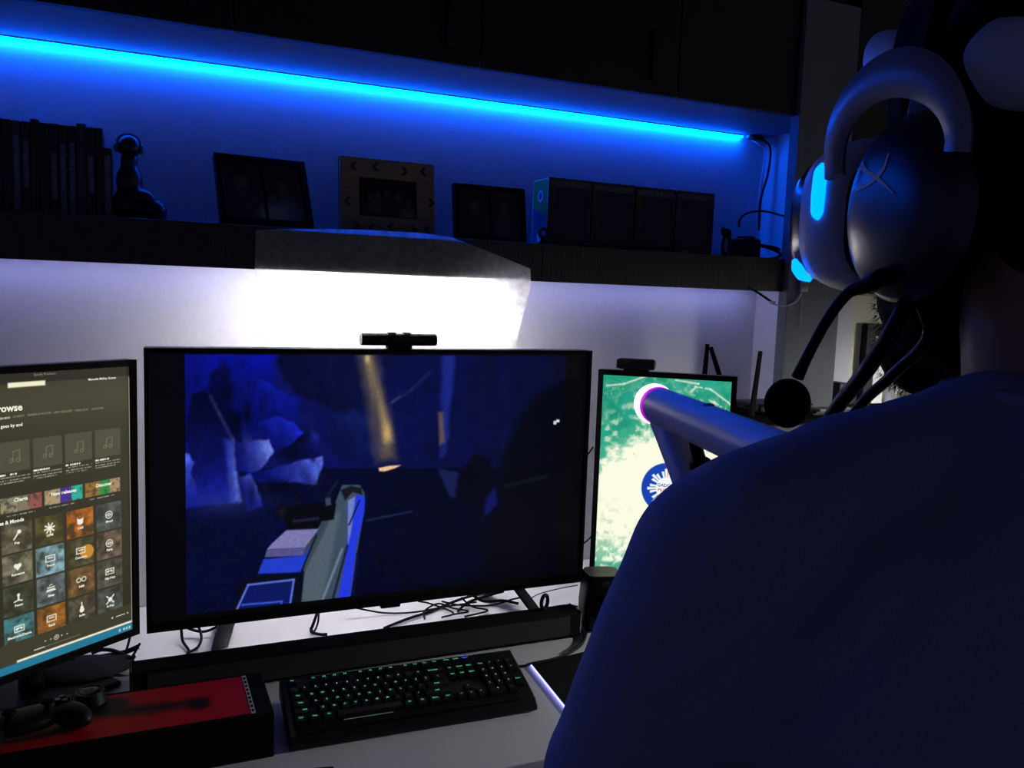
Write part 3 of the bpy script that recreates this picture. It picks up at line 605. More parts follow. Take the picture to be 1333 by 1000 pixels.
m_key = mat('keycap', (11, 11, 13), .55, var=.08, spec=.25); m_leg = emat('green_legend', (.10, .62, .26), .9); m_legw = emat('pale_legend', (.36, .62, .5), .75); m_legb = emat('blue_legend', (.05, .08, 1.0), 2.2)
kmesh = {}; tmesh = {}
def keycap_mesh(wu):
    if wu in kmesh: return kmesh[wu]
    h, d = wu*ku/2-.0007, ku/2-.0007; mb = MB()
    mb.loft([[(-h, -d, 0), (h, -d, 0), (h, d, 0), (-h, d, 0)], [(-h+.001, -d+.001, .005), (h-.001, -d+.001, .005), (h-.001, d-.001, .005), (-h+.001, d-.001, .005)], [(-h+.0026, -d+.003, .0088), (h-.0026, -d+.003, .0088), (h-.0026, d-.0014, .0088), (-h+.0026, d-.0014, .0088)]])
    o = mb.build('key', m_key, None, local=True); me = o.data; bpy.data.objects.remove(o); kmesh[wu] = me; return me
slope = (.034-.026)/(KD-.061)
for r, toks, _ in rows:
    x = 0
    for t in toks:
        if t[0] == '_' and len(t) > 1: x += float(t[1:]); continue
        nm, wu = t, 1.0
        if ':' in t: nm, wu = t.split(':'); wu = float(wu)
        cx = kx0+(x+wu/2)*ku; cy = ky0-(r+.5)*ku*.985; x += wu
        o = bpy.data.objects.new('key', keycap_mesh(wu)); COL.objects.link(o); o.parent = kb; o.location = (cx, cy, .0305-(ky0-cy)*.05)
        if nm == 'Space':
            MB().box((-wu*ku/2+.012, -ku/2-.0002, .0), (wu*ku/2-.02, -ku/2+.0006, .0012)).build('legend', emat('dim_bar', (.36, .62, .5), .16), o, local=True); continue
        key = (nm, wu)
        if key not in tmesh:
            me = text_mesh(nm, .0058 if len(nm) < 3 else .0046, .00008); tmesh[key] = me
            for v in me.vertices: v.co.y += .0022; v.co.z = .0090
            me.materials.append(m_legb if nm == 'Pause' else (m_leg if (len(nm) > 1 or nm in 'QWERTYUIOPASDFGHJKLZXCVBNM') else m_legw))
        l = bpy.data.objects.new('legend', tmesh[key]); COL.objects.link(l); l.parent = o
# ---- mouse pad with glowing edge
pa, pb, pc2 = atZ((692, 865), DZ+.004), atZ((738, 922), DZ+.004), atZ((775, 845), DZ+.004)
ex = pc2-pa; ex = ex/np.linalg.norm(ex); ey = pb-pa; ey = ey/np.linalg.norm(ey); corner = pa
mpd = thing('mouse_pad', 'black mouse pad with a glowing blue white edge beside keyboard', 'mouse pad', (pa[0]+.16, pa[1]-.12, DZ))
q0, q1, q2, q3 = pa, pa+ex*.30, pa+ex*.30+ey*.25, pa+ey*.25
MB().loft([[(*q[:2], DZ+.0005) for q in (q0, q1, q2, q3)], [(*q[:2], DZ+.0045) for q in (q0, q1, q2, q3)]]).build('pad', m_matte, mpd, .001)
nrm = np.array([ey[1], -ey[0], 0.]); nrm = nrm if np.dot(nrm, ex) < 0 else -nrm
MB().tube([pa+nrm*.0016+(0, 0, -.0008), pa+ey*.235+nrm*.0016+(0, 0, -.0008)], .0017, 8).build('light_edge', emat('pad_glow', (.30, .30, 1.0), 3.2), mpd, smooth=60)
MB().tube([atZ((671, 868), DZ+.004), atZ((683, 867), DZ+.004), pa+(0, 0, .002), atZ((720, 858), DZ+.004), atZ((742, 850), DZ+.004), atZ((758, 838), DZ+.004), atZ((764, 822), DZ+.004)], .0028, 8, 6).build('cord', m_cable, mpd, smooth=60)

# ---- red and black product box, lower left
BT = DZ+.075
bx = thing('product_box', 'large black box with a dark red printed top, front left of desk', 'box', (-.1, -.34, DZ))
MB().box((-.42, -.405, DZ), (.186, -.245, BT)).build('carton', m_matte, bx, .002)
cvb = canvas_uv(180, 50, .565, .140); nb = fbm(cvb.P*16, cvb.Q*22, 3); nb2 = fbm(cvb.P*40, cvb.Q*40, 8)
cvb.c[:] = (205, 10, 24); car = np.clip(1-np.abs(cvb.Q-.058-.012*np.sin(cvb.P*18))/.034, 0, 1)*np.clip(1.35-np.abs(cvb.P-.40)/.15, 0, 1); cvb.mix(np.clip(car*1.3+(nb-.5)*1.6-.35, 0, 1), (16, 8, 10))
for c, r in (((.30, .088), .020), ((.49, .080), .018), ((.36, .035), .025)): cvb.mix(np.exp(-(np.hypot(cvb.P-c[0], cvb.Q-c[1])/r)**4), (10, 6, 8))
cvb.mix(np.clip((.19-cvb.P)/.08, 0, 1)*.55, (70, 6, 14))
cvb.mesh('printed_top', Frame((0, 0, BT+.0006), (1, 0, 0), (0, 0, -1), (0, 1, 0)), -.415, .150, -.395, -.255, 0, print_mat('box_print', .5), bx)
MB().box((.151, -.396, BT+.0004), (.158, -.254, BT+.0009)).build('spec_label', mat('label_white', (225, 224, 228), .6), bx)
for k in range(9): MB().box((.1525, -.39+k*.015, BT+.0009), (.1565, -.381+k*.015, BT+.0012)).build('spec_print', m_matte, bx)
# round lens pod standing on the box
lo2 = atZ((117, 905), BT+.012); lp = thing('lens_pod', 'round black lens pod with pale rim lying on the red box', 'lens', (lo2[0], max(lo2[1], -.36), BT+.0007)); L0 = np.array(lp.location)
MB().tube([L0+(0, 0, .0), L0+(0, 0, .018)], [.026, .022], 28).build('barrel', m_black, lp, .001, 40)
MB().torus(L0+(0, 0, .018), .0205, .0016, (1, 0, 0), (0, 1, 0), n=36).build('rim', m_metal, lp, smooth=60)
MB().ell(L0+(0, 0, .016), (.018, .018, .005)).build('glass', m_gloss, lp, smooth=60)
# gamepad lying on the box, far left
gp0 = np.array(atZ((35, 940), BT+.02)); gp0[2] = BT+.0006; gp0[1] = max(gp0[1], -.36)
gp = thing('gamepad', 'black gamepad lying on the left end of the red box', 'gamepad', gp0); gf = yawframe(gp0, 20)
MB(gf).ell((0, 0, .022), (.062, .032, .016)).ell((-.056, -.018, .020), (.022, .042, .018), Matrix.Rotation(.35, 3, 'Z')).ell((.056, -.018, .020), (.022, .042, .018), Matrix.Rotation(-.35, 3, 'Z')).build('shell', m_black, gp, smooth=60)
for x in (-.026, .026):
    s_ = MB(gf).tube([(x, -.012, .032), (x, -.012, .046)], [.006, .005], 16).ell((x, -.012, .048), (.010, .010, .004)).build('thumbstick', m_matte, gp, smooth=50)
for x, y in ((.052, .012), (.060, .004), (.044, .004), (.052, -.004)): MB(gf).cyl((x, y, .034), (x, y, .040), .0045, 16).build('button', m_gloss, gp, smooth=50)
MB(gf).box((-.060, .003, .034), (-.044, .008, .039)).box((-.0545, -.0025, .034), (-.0495, .0135, .039)).build('direction_pad', m_gloss, gp)
# cloth pouch under the left monitor
ph = atZ((105, 893), DZ); pch = MB()
pch.ell((ph[0]-.01, ph[1]+.03, DZ+.018), (.085, .045, .024)).ell((ph[0]+.05, ph[1]+.045, DZ+.016), (.045, .03, .018))
po = pch.build('cloth_pouch', mat('pouch_cloth', (52, 50, 56), .95, var=.3, scale=60, bump=.6), None, smooth=60); rmm = po.modifiers.new('r', 'REMESH'); rmm.mode = 'VOXEL'; rmm.voxel_size = .006
tag(po, 'dark cloth pouch slumped on the desk under the left monitor', 'pouch')
# small black adapter near the desk front
ad = atZ((413, 990), DZ+.02); adt = thing('usb_adapter', 'small black adapter block at the front edge of the desk', 'adapter', (ad[0], -.535, DZ)); af = yawframe((ad[0]-.008, -.53, DZ), -12)
MB(af).box((-.022, -.03, 0), (.022, .028, .026)).build('block', m_matte, adt, .003)
MB(af).box((.022, -.022, .004), (.042, .0, .016)).build('plug', m_black, adt, .001)
MB(af).box((.042, -.018, .007), (.056, -.004, .013)).build('connector', m_metal, adt)

# ---- cables on the desk
def cable(label, pts, r, group, m=m_cable): return tag(MB().tube(pts, r, 7, 6).build('cable', m, None, smooth=60), label, 'cable', group)
def dpx(L, z=.006): return [np.array(atZ(q[:2], DZ+(q[2] if len(q) > 2 else z))) for q in L]
TG = 'tangled cables under the television'
for k, L in enumerate((
    [(413, 798, .05), (408, 812, .02), (405, 822), (416, 826), (426, 826)], [(415, 796, .05), (414, 810, .02), (409, 822), (404, 818)],
    [(455, 790, .03), (500, 798), (540, 797), (580, 790), (620, 784)], [(500, 818), (530, 806), (552, 799), (575, 790), (600, 780, .02), (640, 768, .04)],
    [(553, 806), (552, 796, .012), (570, 786, .016), (590, 792), (610, 796), (590, 800)], [(545, 783, .03), (560, 786, .012), (590, 798), (575, 804)],
    [(596, 796), (610, 784, .014), (640, 774, .03), (655, 770, .045)], [(575, 783, .02), (600, 788, .012), (640, 788), (668, 780, .01), (690, 776, .012)],
    [(600, 778, .03), (615, 790, .01), (635, 795), (605, 803)], [(615, 775, .03), (630, 783, .014), (655, 782, .012), (675, 786)],
    [(705, 795), (722, 790), (740, 788), (752, 790)], [(715, 798), (732, 793), (750, 795)])):
    cable('thin black cable in the tangle on the desk under the television', dpx(L), .0022 if k % 3 else .0034, TG)
cable('thin grey cable arcing over the desk by the television right foot', dpx([(683, 786), (700, 774, .012), (730, 766, .02), (752, 762, .026)]), .0012, 'thin grey cable')
cable('black cable looping down beside the soundbar right end', dpx([(747, 800, .02), (752, 815), (760, 826), (758, 836), (742, 848)]), .0026, 'loop cable')
LG = 'tangled cables under the left monitor'
for k, L in enumerate(([(170, 826, .05), (165, 845, .03), (158, 862), (140, 880), (120, 895)], [(0, 872, .02), (30, 884), (70, 876, .015), (110, 868, .02), (150, 866), (175, 855, .03)],
    [(60, 868, .03), (85, 872, .02), (120, 858, .03), (160, 850, .03), (180, 842, .035)], [(0, 895), (25, 880, .012), (45, 872, .02), (80, 880), (130, 872, .012), (168, 858, .02)],
    [(90, 855, .05), (102, 864, .03), (108, 872, .02), (100, 884)], [(0, 885), (12, 900), (28, 895), (30, 880, .012), (50, 870, .03)],
    [(20, 905), (45, 890, .01), (80, 886), (120, 884), (165, 862, .02), (182, 838, .04)], [(120, 850, .05), (132, 846, .05), (150, 848, .04), (168, 858, .02), (176, 876)])):
    cable('black cable in the tangle on the desk under the left monitor', dpx(L), .0026 + .0012*(k % 3), LG)
UG = 'coiled cables beside the television left foot'
for k, L in enumerate(([(240, 815, .03), (255, 812, .03), (262, 828, .012), (258, 842), (244, 850)], [(236, 820, .03), (238, 835, .01), (246, 848), (240, 856)], [(235, 812, .04), (250, 820, .02), (268, 822, .015), (290, 812, .03)])):
    cable('black cable coiled beside the television left foot', dpx(L), .003, UG)
cable('black cable running down the gap between television and right monitor', [atY((772, 582), .06), atY((765, 592), .09), atY((752, 610), .12), atY((730, 640), .14)], .0022, 'monitor gap cable')
cable('red black cable crossing low between television and right monitor', [atY((770, 698), .07), atY((763, 705), .1), atY((740, 722), .13)], .002, 'monitor gap cable low')

# ================================================================== PAPER SHEET taped to the shelf front
def paper():
    m = bpy.data.materials.new('tracing_paper'); m.use_nodes = True; nt = m.node_tree; nt.nodes.clear()
    o = nt.nodes.new('ShaderNodeOutputMaterial'); mx = nt.nodes.new('ShaderNodeMixShader'); d = nt.nodes.new('ShaderNodeBsdfDiffuse'); t = nt.nodes.new('ShaderNodeBsdfTranslucent')
    nz = nt.nodes.new('ShaderNodeTexNoise'); nz.inputs['Scale'].default_value = 60; nz.inputs['Detail'].default_value = 6; tc = nt.nodes.new('ShaderNodeTexCoord'); nt.links.new(tc.outputs['Object'], nz.inputs[0])
    rp = nt.nodes.new('ShaderNodeValToRGB'); rp.color_ramp.elements[0].color = (.60, .60, .60, 1); rp.color_ramp.elements[1].color = (.86, .86, .86, 1); rp.color_ramp.elements[0].position = .35; rp.color_ramp.elements[1].position = .65
    nt.links.new(nz.outputs['Fac'], rp.inputs[0]); nt.links.new(rp.outputs[0], t.inputs[0]); nt.links.new(rp.outputs[0], d.inputs[0]); mx.inputs[0].default_value = .78
    nt.links.new(d.outputs[0], mx.inputs[1]); nt.links.new(t.outputs[0], mx.inputs[2]); nt.links.new(mx.outputs[0], o.inputs[0])
    y0 = SF-.0035; top = [(333, 300), (345, 299), (400, 298), (470, 299), (545, 303), (585, 308), (610, 318), (645, 333), (683, 350)]
    tp = [atY(q, y0) for q in top]; bl_, br_ = atY((326, 462), y0), atY((666, 462), y0); nx, nz_ = 48, 30; V = []
    xs = np.interp(np.linspace(0, 1, nx), np.linspace(0, 1, len(tp)), [q[0] for q in tp]); zs = np.interp(np.linspace(0, 1, nx), np.linspace(0, 1, len(tp)), [q[2] for q in tp])
    xs[0], zs[0] = tp[0][0], tp[0][2]; zb = 1.25
    for j in range(nz_):
        t2 = j/(nz_-1)
        for i in range(nx):
            s = i/(nx-1); xb = bl_[0]+(br_[0]-bl_[0])*s; x = xs[i]*(1-t2)+xb*t2; z = zs[i]*(1-t2)+zb*t2
            curl = max(0, s-.62)/.38; y = y0-.045*curl**1.6*max(0, 1-abs(t2-.12)*2.6) - .004*math.sin(s*9+1)*t2*(1-t2)*2
            V.append((x, min(y, y0), z))
    F = [(j*nx+i, j*nx+i+1, (j+1)*nx+i+1, (j+1)*nx+i) for j in range(nz_-1) for i in range(nx-1)]
    o2 = MB().add(V, F).build('paper_sheet', m, None, smooth=80)
    tag(o2, 'translucent white paper sheet hanging from the shelf behind the television', 'paper')
paper()

# ================================================================== THINGS ON THE SHELF
# row of slim cases at the far left
edges = [-34, -22, -10, 2.5, 15, 27.5, 39.5, 51, 64, 76, 88, 99.5, 112, 124, 134]
tops = [151, 152, 153, 155, 157, 158, 155, 160, 161, 163, 164, 161, 166, 167]
cols = [(36, 34, 46), (30, 34, 60), (26, 26, 30), (40, 38, 52), (58, 56, 70), (34, 34, 44), (24, 22, 30), (38, 36, 48), (60, 60, 76), (96, 98, 116), (90, 92, 110), (16, 16, 20), (44, 42, 54), (34, 32, 42)]
names = ['first', 'second', 'third', 'fourth', 'fifth', 'sixth', 'seventh', 'eighth', 'ninth', 'tenth', 'eleventh', 'twelfth', 'thirteenth', 'fourteenth']
YB = .20
def book(x0, x1, ztop, col, label, mname, stripe):
    b = thing('book', label, 'book', ((x0+x1)/2, YB+.06, S1+.001), 'slim books in a row on the shelf')
    mm = mat(mname, col, .45, var=.15, scale=80)
    MB().box((x0, YB+.002, S1+.001), (x0+.0022, YB+.13, ztop)).box((x1-.0022, YB+.002, S1+.001), (x1, YB+.13, ztop)).build('cover', mm, b)
    MB().loft([[(x, y, z) for x, y in ((x0, YB+.004), (x0+.0012, YB+.001), ((x0+x1)/2, YB), (x1-.0012, YB+.001), (x1, YB+.004))] for z in (S1+.001, ztop)]).build('spine', mm, b, smooth=50)
    MB().box((x0+.0024, YB+.0045, S1+.004), (x1-.0024, YB+.127, ztop-.003)).build('pages', mat('book_pages', (190, 186, 176), .9), b)
    if stripe:
        z0, z1 = S1+stripe[0]*(ztop-S1), S1+stripe[1]*(ztop-S1)
        MB().box((x0+.003, YB-.0006, z0), (x1-.003, YB+.0006, z1)).build('spine_label', mat('spine_print', (110, 112, 134), .5, var=.6, scale=220), b)
n = len(tops)
for i in range(n):
    x0 = atY((edges[i], 200), YB)[0]; x1 = atY((edges[i+1], 200), YB)[0]; zt_ = atY((edges[i]+6, tops[i]), YB)[2]
    lab = {9: 'slim book with pale spine print, left of the other pale spine', 10: 'slim book with pale spine print, right of the other pale spine', 11: 'plain black slim book beside the pale spines, standing slightly taller', 12: 'dark slim book, second last of the tall shelf row', 13: 'dark slim book closing the tall row beside the short one', 3: 'first dark slim book at the photo left edge of the shelf', 4: 'slim book with a grey spine label, second from photo left edge'}.get(i, 'dark slim book, %s from the left end of the shelf row' % names[i])
    book(x0+.0004, x1-.0004, zt_, cols[i], lab, 'book_cover_%d' % (i % 7), {9: (.02, .80), 10: (.02, .82), 4: (.05, .85), 5: (.3, .8), 8: (.2, .7), 1: (.2, .8), 12: (.3, .7)}.get(i))
book(atY((134.5, 240), YB)[0], atY((146, 240), YB)[0], atY((140, 193), YB)[2], (30, 28, 38), 'short dark book ending the shelf row beside the figurine', 'book_cover_short', (.1, .9))
# figurine: round head with a pale band coloured in as its highlight, seated body
fz = S1+.001; fx = atY((168, 200), .22); fg = thing('figurine', 'dark figurine with round head and headphone shaped highlight beside the books', 'figurine', (fx[0], .22, fz))
hz_ = atY((168, 191), .22)[2]; m_fig = mat('figurine_dark', (26, 24, 32), .35, var=.1)
bd = MB().ell((fx[0]+.002, .22, fz+.035), (.036, .034, .042)).ell((fx[0], .22, fz+.085), (.026, .024, .036)).ell((fx[0], .22, hz_-.030), (.017, .016, .02)).ell((fx[0]+.045, .215, fz+.026), (.028, .026, .028)).ell((fx[0]+.02, .20, fz+.05), (.03, .02, .02)).build('body', m_fig, fg, smooth=70)
r_ = bd.modifiers.new('r', 'REMESH'); r_.mode = 'VOXEL'; r_.voxel_size = .004; r_.use_smooth_shade = True
MB().ell((fx[0], .22, hz_), (.0225, .021, .023)).build('head', m_fig, fg, smooth=70)
MB().torus((fx[0], .22, hz_+.001), .0245, .0022, (1, 0, 0), (0, 0, 1), 0, math.pi, n=24).build('pale_band', mat('fig_highlight', (96, 96, 110), .35), fg, smooth=60)
for s in (-1, 1): MB().ell((fx[0]+s*.0235, .22, hz_-.003), (.006, .011, .011)).build('highlight_side', mat('fig_highlight', (96, 96, 110)), fg, smooth=60)

# photo frames
def photo_frame(label, corners_px, y, lean, m_fr, bw, painter, w_, h_, yaw=0.):
    bl0 = corners_px; mid = atY(bl0, y); base = np.array([mid[0], y, S1+.001+.0145*math.sin(lean)])
    c, s = math.cos(lean), math.sin(lean); cyw, syw = math.cos(yaw), math.sin(yaw)
    ex = np.array([cyw, syw, 0]); eyh = np.array([-syw, cyw, 0]); ez = eyh*s+np.array([0, 0, c]); ey = np.cross(ez, ex)
    fr = Frame(base, ex, ey, ez); root = thing('photo_frame', label, 'picture frame', base)
    MB(fr).box((-w_/2, .004, 0), (w_/2, .014, h_)).build('backing', m_matte, root)
    for lo, hi in (((-w_/2, -.004, 0), (w_/2, .004, bw)), ((-w_/2, -.004, h_-bw), (w_/2, .004, h_)), ((-w_/2, -.004, bw), (-w_/2+bw, .004, h_-bw)), ((w_/2-bw, -.004, bw), (w_/2, .004, h_-bw))):
        MB(fr).box(lo, hi).build('frame_rail', m_fr, root, .0012)
    iw, ih = w_-2*bw, h_-2*bw; c2 = canvas_uv(90, 70, iw*1000, ih*1000); painter(c2, iw*1000, ih*1000)
    c2.mesh('photograph', fr, -iw/2, iw/2, bw, h_-bw, .002, print_mat('photo_print'), root)
    pr = MB(fr); pr.add([(-.02, .014, h_*.55), (.02, .014, h_*.55), (.025, .014+h_*.5*max(.35, math.tan(lean)+.3), .01), (-.025, .014+h_*.5*max(.35, math.tan(lean)+.3), .01)], [(0, 1, 2, 3)]); st = pr.build('easel_stand', m_matte, root)
    sd = st.modifiers.new('s', 'SOLIDIFY'); sd.thickness = .002
    return root, fr
def people(c, W, H, spec, bgc):
    c.c[:] = bgc; c.c *= (.7+.6*fbm(c.P*.06, c.Q*.06, 5))[..., None]
    for (x, y, s, shirt) in spec:
        c.blob((x*W, (y+1.9*s)*H), (1.5*s*H, 1.3*s*H), shirt, .95, 4); c.blob((x*W, y*H-.25*s*H), (.62*s*H, .72*s*H), (36, 28, 28), .95, 5); c.blob((x*W, y*H), (.44*s*H, .60*s*H), (128, 106, 98), .9, 3); c.blob((x*W-.1*s*H, y*H-.08*s*H), (.08*s*H, .07*s*H), (40, 34, 34), .8); c.blob((x*W+.16*s*H, y*H-.08*s*H), (.08*s*H, .07*s*H), (40, 34, 34), .8); c.blob((x*W+.03*s*H, y*H+.3*s*H), (.16*s*H, .05*s*H), (60, 42, 42), .8)
def two_photos(seed):
    def f(c, W, H):
        people(c, W, H, [(.22, .38, .28, (70, 66, 80)), (.75, .42, .24, (108, 118, 140)), (.60, .62, .16, (160, 160, 160))] if seed == 1 else [(.25, .35, .24, (60, 60, 70)), (.72, .36, .26, (84, 84, 96))], (56, 52, 58))
        c.poly([(W*.475, 0), (W*.525, 0), (W*.525, H), (W*.475, H)], (20, 18, 20), 1, 1)
    return f
def group_photo(c, W, H): people(c, W, H, [(.2, .5, .16, (50, 48, 54)), (.33, .42, .16, (90, 88, 90)), (.48, .38, .17, (54, 54, 60)), (.68, .42, .20, (70, 60, 56)), (.86, .6, .16, (120, 110, 100))], (40, 38, 42))
m_fb = mat('frame_black', (13, 12, 15), .6, var=.1, spec=.2)
photo_frame('black double photo frame leaning back beside the figurine', (350, 292), .135, math.radians(29), m_fb, .014, two_photos(1), .196, .172, .10)
rt, cf = photo_frame('patterned pale wood photo frame with chevrons, standing mid shelf', (506, 300), .18, math.radians(7), mat('pale_wood', (150, 128, 104), .6, var=.2, scale=20, stretch=(1, 1, 8)), .044, group_photo, .224, .176)
for k in range(11):
    x, z = [(-.085, .020), (-.04, .016), (.005, .022), (.05, .018), (.092, .020), (-.095, .075), (.095, .085), (-.08, .155), (-.03, .158), (.03, .153), (.085, .157)][k]; s = .010; sg = -1 if k % 3 else 1
    MB(cf).loft([[(x, -.0052, z+s), (x+.008, -.0052, z+s), (x+.008+sg*.009, -.0052, z), (x+sg*.009, -.0052, z)], [(x, -.0038, z+s), (x+.008, -.0038, z+s), (x+.008+sg*.009, -.0038, z), (x+sg*.009, -.0038, z)]]).loft([[(x+sg*.009, -.0052, z), (x+.008+sg*.009, -.0052, z), (x+.008, -.0052, z-s), (x, -.0052, z-s)], [(x+sg*.009, -.0038, z), (x+.008+sg*.009, -.0038, z), (x+.008, -.0038, z-s), (x, -.0038, z-s)]]).build('chevron', mat('chevron_ink', ((60, 50, 48), (98, 60, 48))[k % 2], .6), rt)
photo_frame('low black double photo frame beside the collectible boxes', (640, 312), .17, math.radians(10), m_fb, .012, two_photos(2), .186, .138)
# four collectible boxes
bxs = [(713, 769, 233), (770.5, 825, 239), (827, 878, 245), (880, 929, 250)]
blab = ['collectible toy box with green and blue side panel, leftmost of four', 'dark collectible toy box, second of the four on the shelf', 'dark collectible toy box, third of the four on the shelf', 'dark collectible toy box at the right end of the four']
for k, (a, b, t) in enumerate(bxs):
    yb = .17; x0 = atY((a, 280), yb)[0]; x1 = atY((b, 280), yb)[0]; z1 = atY(((a+b)/2, t), yb)[2]; z0 = S1+.001; dpt = .09
    root = thing('toy_box', blab[k], 'toy box', ((x0+x1)/2, yb+.045, z0), 'collectible toy boxes on the shelf'); mm = mat('toy_card_%d' % k, [(36, 36, 52), (30, 30, 44), (34, 30, 40), (44, 44, 62)][k], .45, var=.2, scale=60)
    w_ = x1-x0; fw = .012
    MB().box((x0, yb+.003, z0), (x1, yb+dpt, z1)).build('carton', mm, root, .0008)
    for lo, hi in (((x0, yb, z0), (x1, yb+.0028, z0+.022)), ((x0, yb, z1-.026), (x1, yb+.0028, z1)), ((x0, yb, z0+.022), (x0+fw*1.6, yb+.0028, z1-.026)), ((x1-fw*.6, yb, z0+.022), (x1, yb+.0028, z1-.026))): MB().box(lo, hi).build('front_card', mm, root)
    MB().box((x0+fw*1.6, yb+.0014, z0+.022), (x1-fw*.6, yb+.0026, z1-.026)).build('window', m_gloss, root)
    MB().box((x0+.004, yb-.0008, z1-.021), (x1-.004, yb, z1-.007)).build('title_band', mat('toy_band', (78, 78, 92), .5, var=.7, scale=150), root)
    if k == 0:
        cs = canvas_uv(40, 70, 90, (z1-z0)*1000); H = (z1-z0)*1000; cs.c[:] = (26, 96, 120); cs.poly([(0, 0), (90, 0), (90, H*.55), (0, H*.4)], (52, 150, 74), 1, 2)
        cs.disc((45, H*.25), 15, (220, 226, 226)); cs.disc((45, H*.25), 9, (40, 60, 160)); cs.disc((45, H*.62), 20, (24, 70, 110)); cs.disc((45, H*.85), 13, (200, 214, 210)); cs.line([(2, 0), (2, H)], 4, (210, 220, 224)); cs.line([(88, 0), (88, H)], 4, (210, 220, 224)); cs.line([(0, 2), (90, 2)], 4, (210, 220, 224))
        cs.mesh('side_print', Frame((x0-.0006, yb+dpt/2, z0), (0, -1, 0), (1, 0, 0), (0, 0, 1)), -dpt/2, dpt/2, 0, z1-z0, 0, print_mat('toy_print'), root)
# small things in front of the boxes
rp_ = atY((708, 291), .12); kr = thing('toy_ring_stand', 'tiny black ring shaped ornament before the leftmost toy box', 'ornament', (rp_[0], .12, S1+.001))
MB().torus((rp_[0], .12, S1+.030), .011, .004, (1, 0, 0), (0, 0, 1), n=24).build('ring', m_gloss, kr, smooth=60); MB().tube([(rp_[0], .12, S1+.001), (rp_[0], .12, S1+.006), (rp_[0], .12, S1+.018)], [.014, .012, .004], 18).build('stand', m_black, kr, smooth=50)
tb = atY((765, 314), .09); tt = thing('metal_tube', 'tiny dark metal tube lying on the shelf edge before the boxes', 'tube', (tb[0], .09, S1+.001))
MB().cyl((tb[0]-.022, .09, S1+.0085), (tb[0]+.022, .09, S1+.0085), .0075, 18).build('barrel', m_metal, tt, .001, 40); MB().cyl((tb[0]-.027, .09, S1+.0085), (tb[0]-.022, .09, S1+.0085), .0055, 18).build('cap', m_black, tt, smooth=40)
t4 = atY((890, 312), .10); MBt = MB().box((t4[0]-.014, .09, S1+.001), (t4[0]+.014, .12, S1+.010)); tag(MBt.build('card_case', mat('small_grey_card', (90, 92, 104), .4), None, .002), 'tiny grey case lying on the shelf before the last toy box', 'case')
sf_ = atY((945, 300), .15); f3 = thing('small_figure', 'small standing toy figure with a pale painted highlight beside the last toy box', 'figurine', (sf_[0], .15, S1+.001))
b3 = MB().ell((sf_[0], .15, S1+.030), (.012, .010, .030)).ell((sf_[0]+.004, .15, S1+.066), (.014, .013, .014)).ell((sf_[0]-.010, .15, S1+.072), (.006, .005, .012)).ell((sf_[0]+.014, .148, S1+.04), (.006, .006, .018)).build('body', m_fig, f3, smooth=60)
r_ = b3.modifiers.new('r', 'REMESH'); r_.mode = 'VOXEL'; r_.voxel_size = .003; r_.use_smooth_shade = True
MB().ell((sf_[0]-.003, .142, S1+.032), (.006, .004, .020)).build('front_highlight', mat('toy_highlight', (150, 152, 170), .5), f3, smooth=60)  # pale patch puts the figure's white highlights into the colour
ap = atY((972, 300), .16); adp = thing('power_adapter', 'black power adapter on the shelf at the pillar end', 'adapter', (ap[0], .16, S1+.001))
MB().box((ap[0]-.035, .13, S1+.001), (ap[0]+.03, .19, S1+.055)).build('block', m_black, adp, .006); MB().box((ap[0]-.02, .14, S1+.055), (ap[0]+.015, .175, S1+.062)).build('cover', m_gloss, adp, .002)
cc = atY((1003, 312), .15); cable('coiled black cord on the shelf below the hanging wires', [(cc[0]+.035*math.cos(t), .15+.02*math.sin(t), S1+.022+.02*math.sin(t*.5+.5)) for t in np.linspace(0, 9, 26)], .0045, 'coiled cord')
def apx(L, y): return [atY(q[:2], q[2] if len(q) > 2 else y) for q in L]
cable('pale wire hanging down the wall at the blue strip end', apx([(976, 181, .345), (988, 188), (996, 196), (991, 235), (986, 275), (985, 305), (990, 318)], .32), .0026, 'hanging wires', m_wcable)
cable('dark wire hanging down the wall at the blue strip end', apx([(980, 180, .345), (996, 184), (1003, 195), (1000, 225), (990, 262), (988, 300)], .31), .0034, 'hanging wires', m_cable)
cable('black cord stretched level above the shelf by the pillar', apx([(962, 296, .165), (964, 284, .17), (975, 277, .18), (992, 275, .17), (1012, 279, .13), (1040, 288, .062)], .2), .003, 'level cord')
pj_ = atY((984, 181), .33); jn = thing('strip_connector', 'small black connector box at the end of the blue strip', 'connector', (pj_[0], .33, CZ-.012)); MB().box((pj_[0]-.02, .318, CZ-.013), (pj_[0]+.02, .345, CZ-.0005)).build('shell', m_black, jn, .003); MB().box((pj_[0]-.03, .325, CZ-.009), (pj_[0]-.02, .338, CZ-.003)).build('plug', m_wcable, jn)
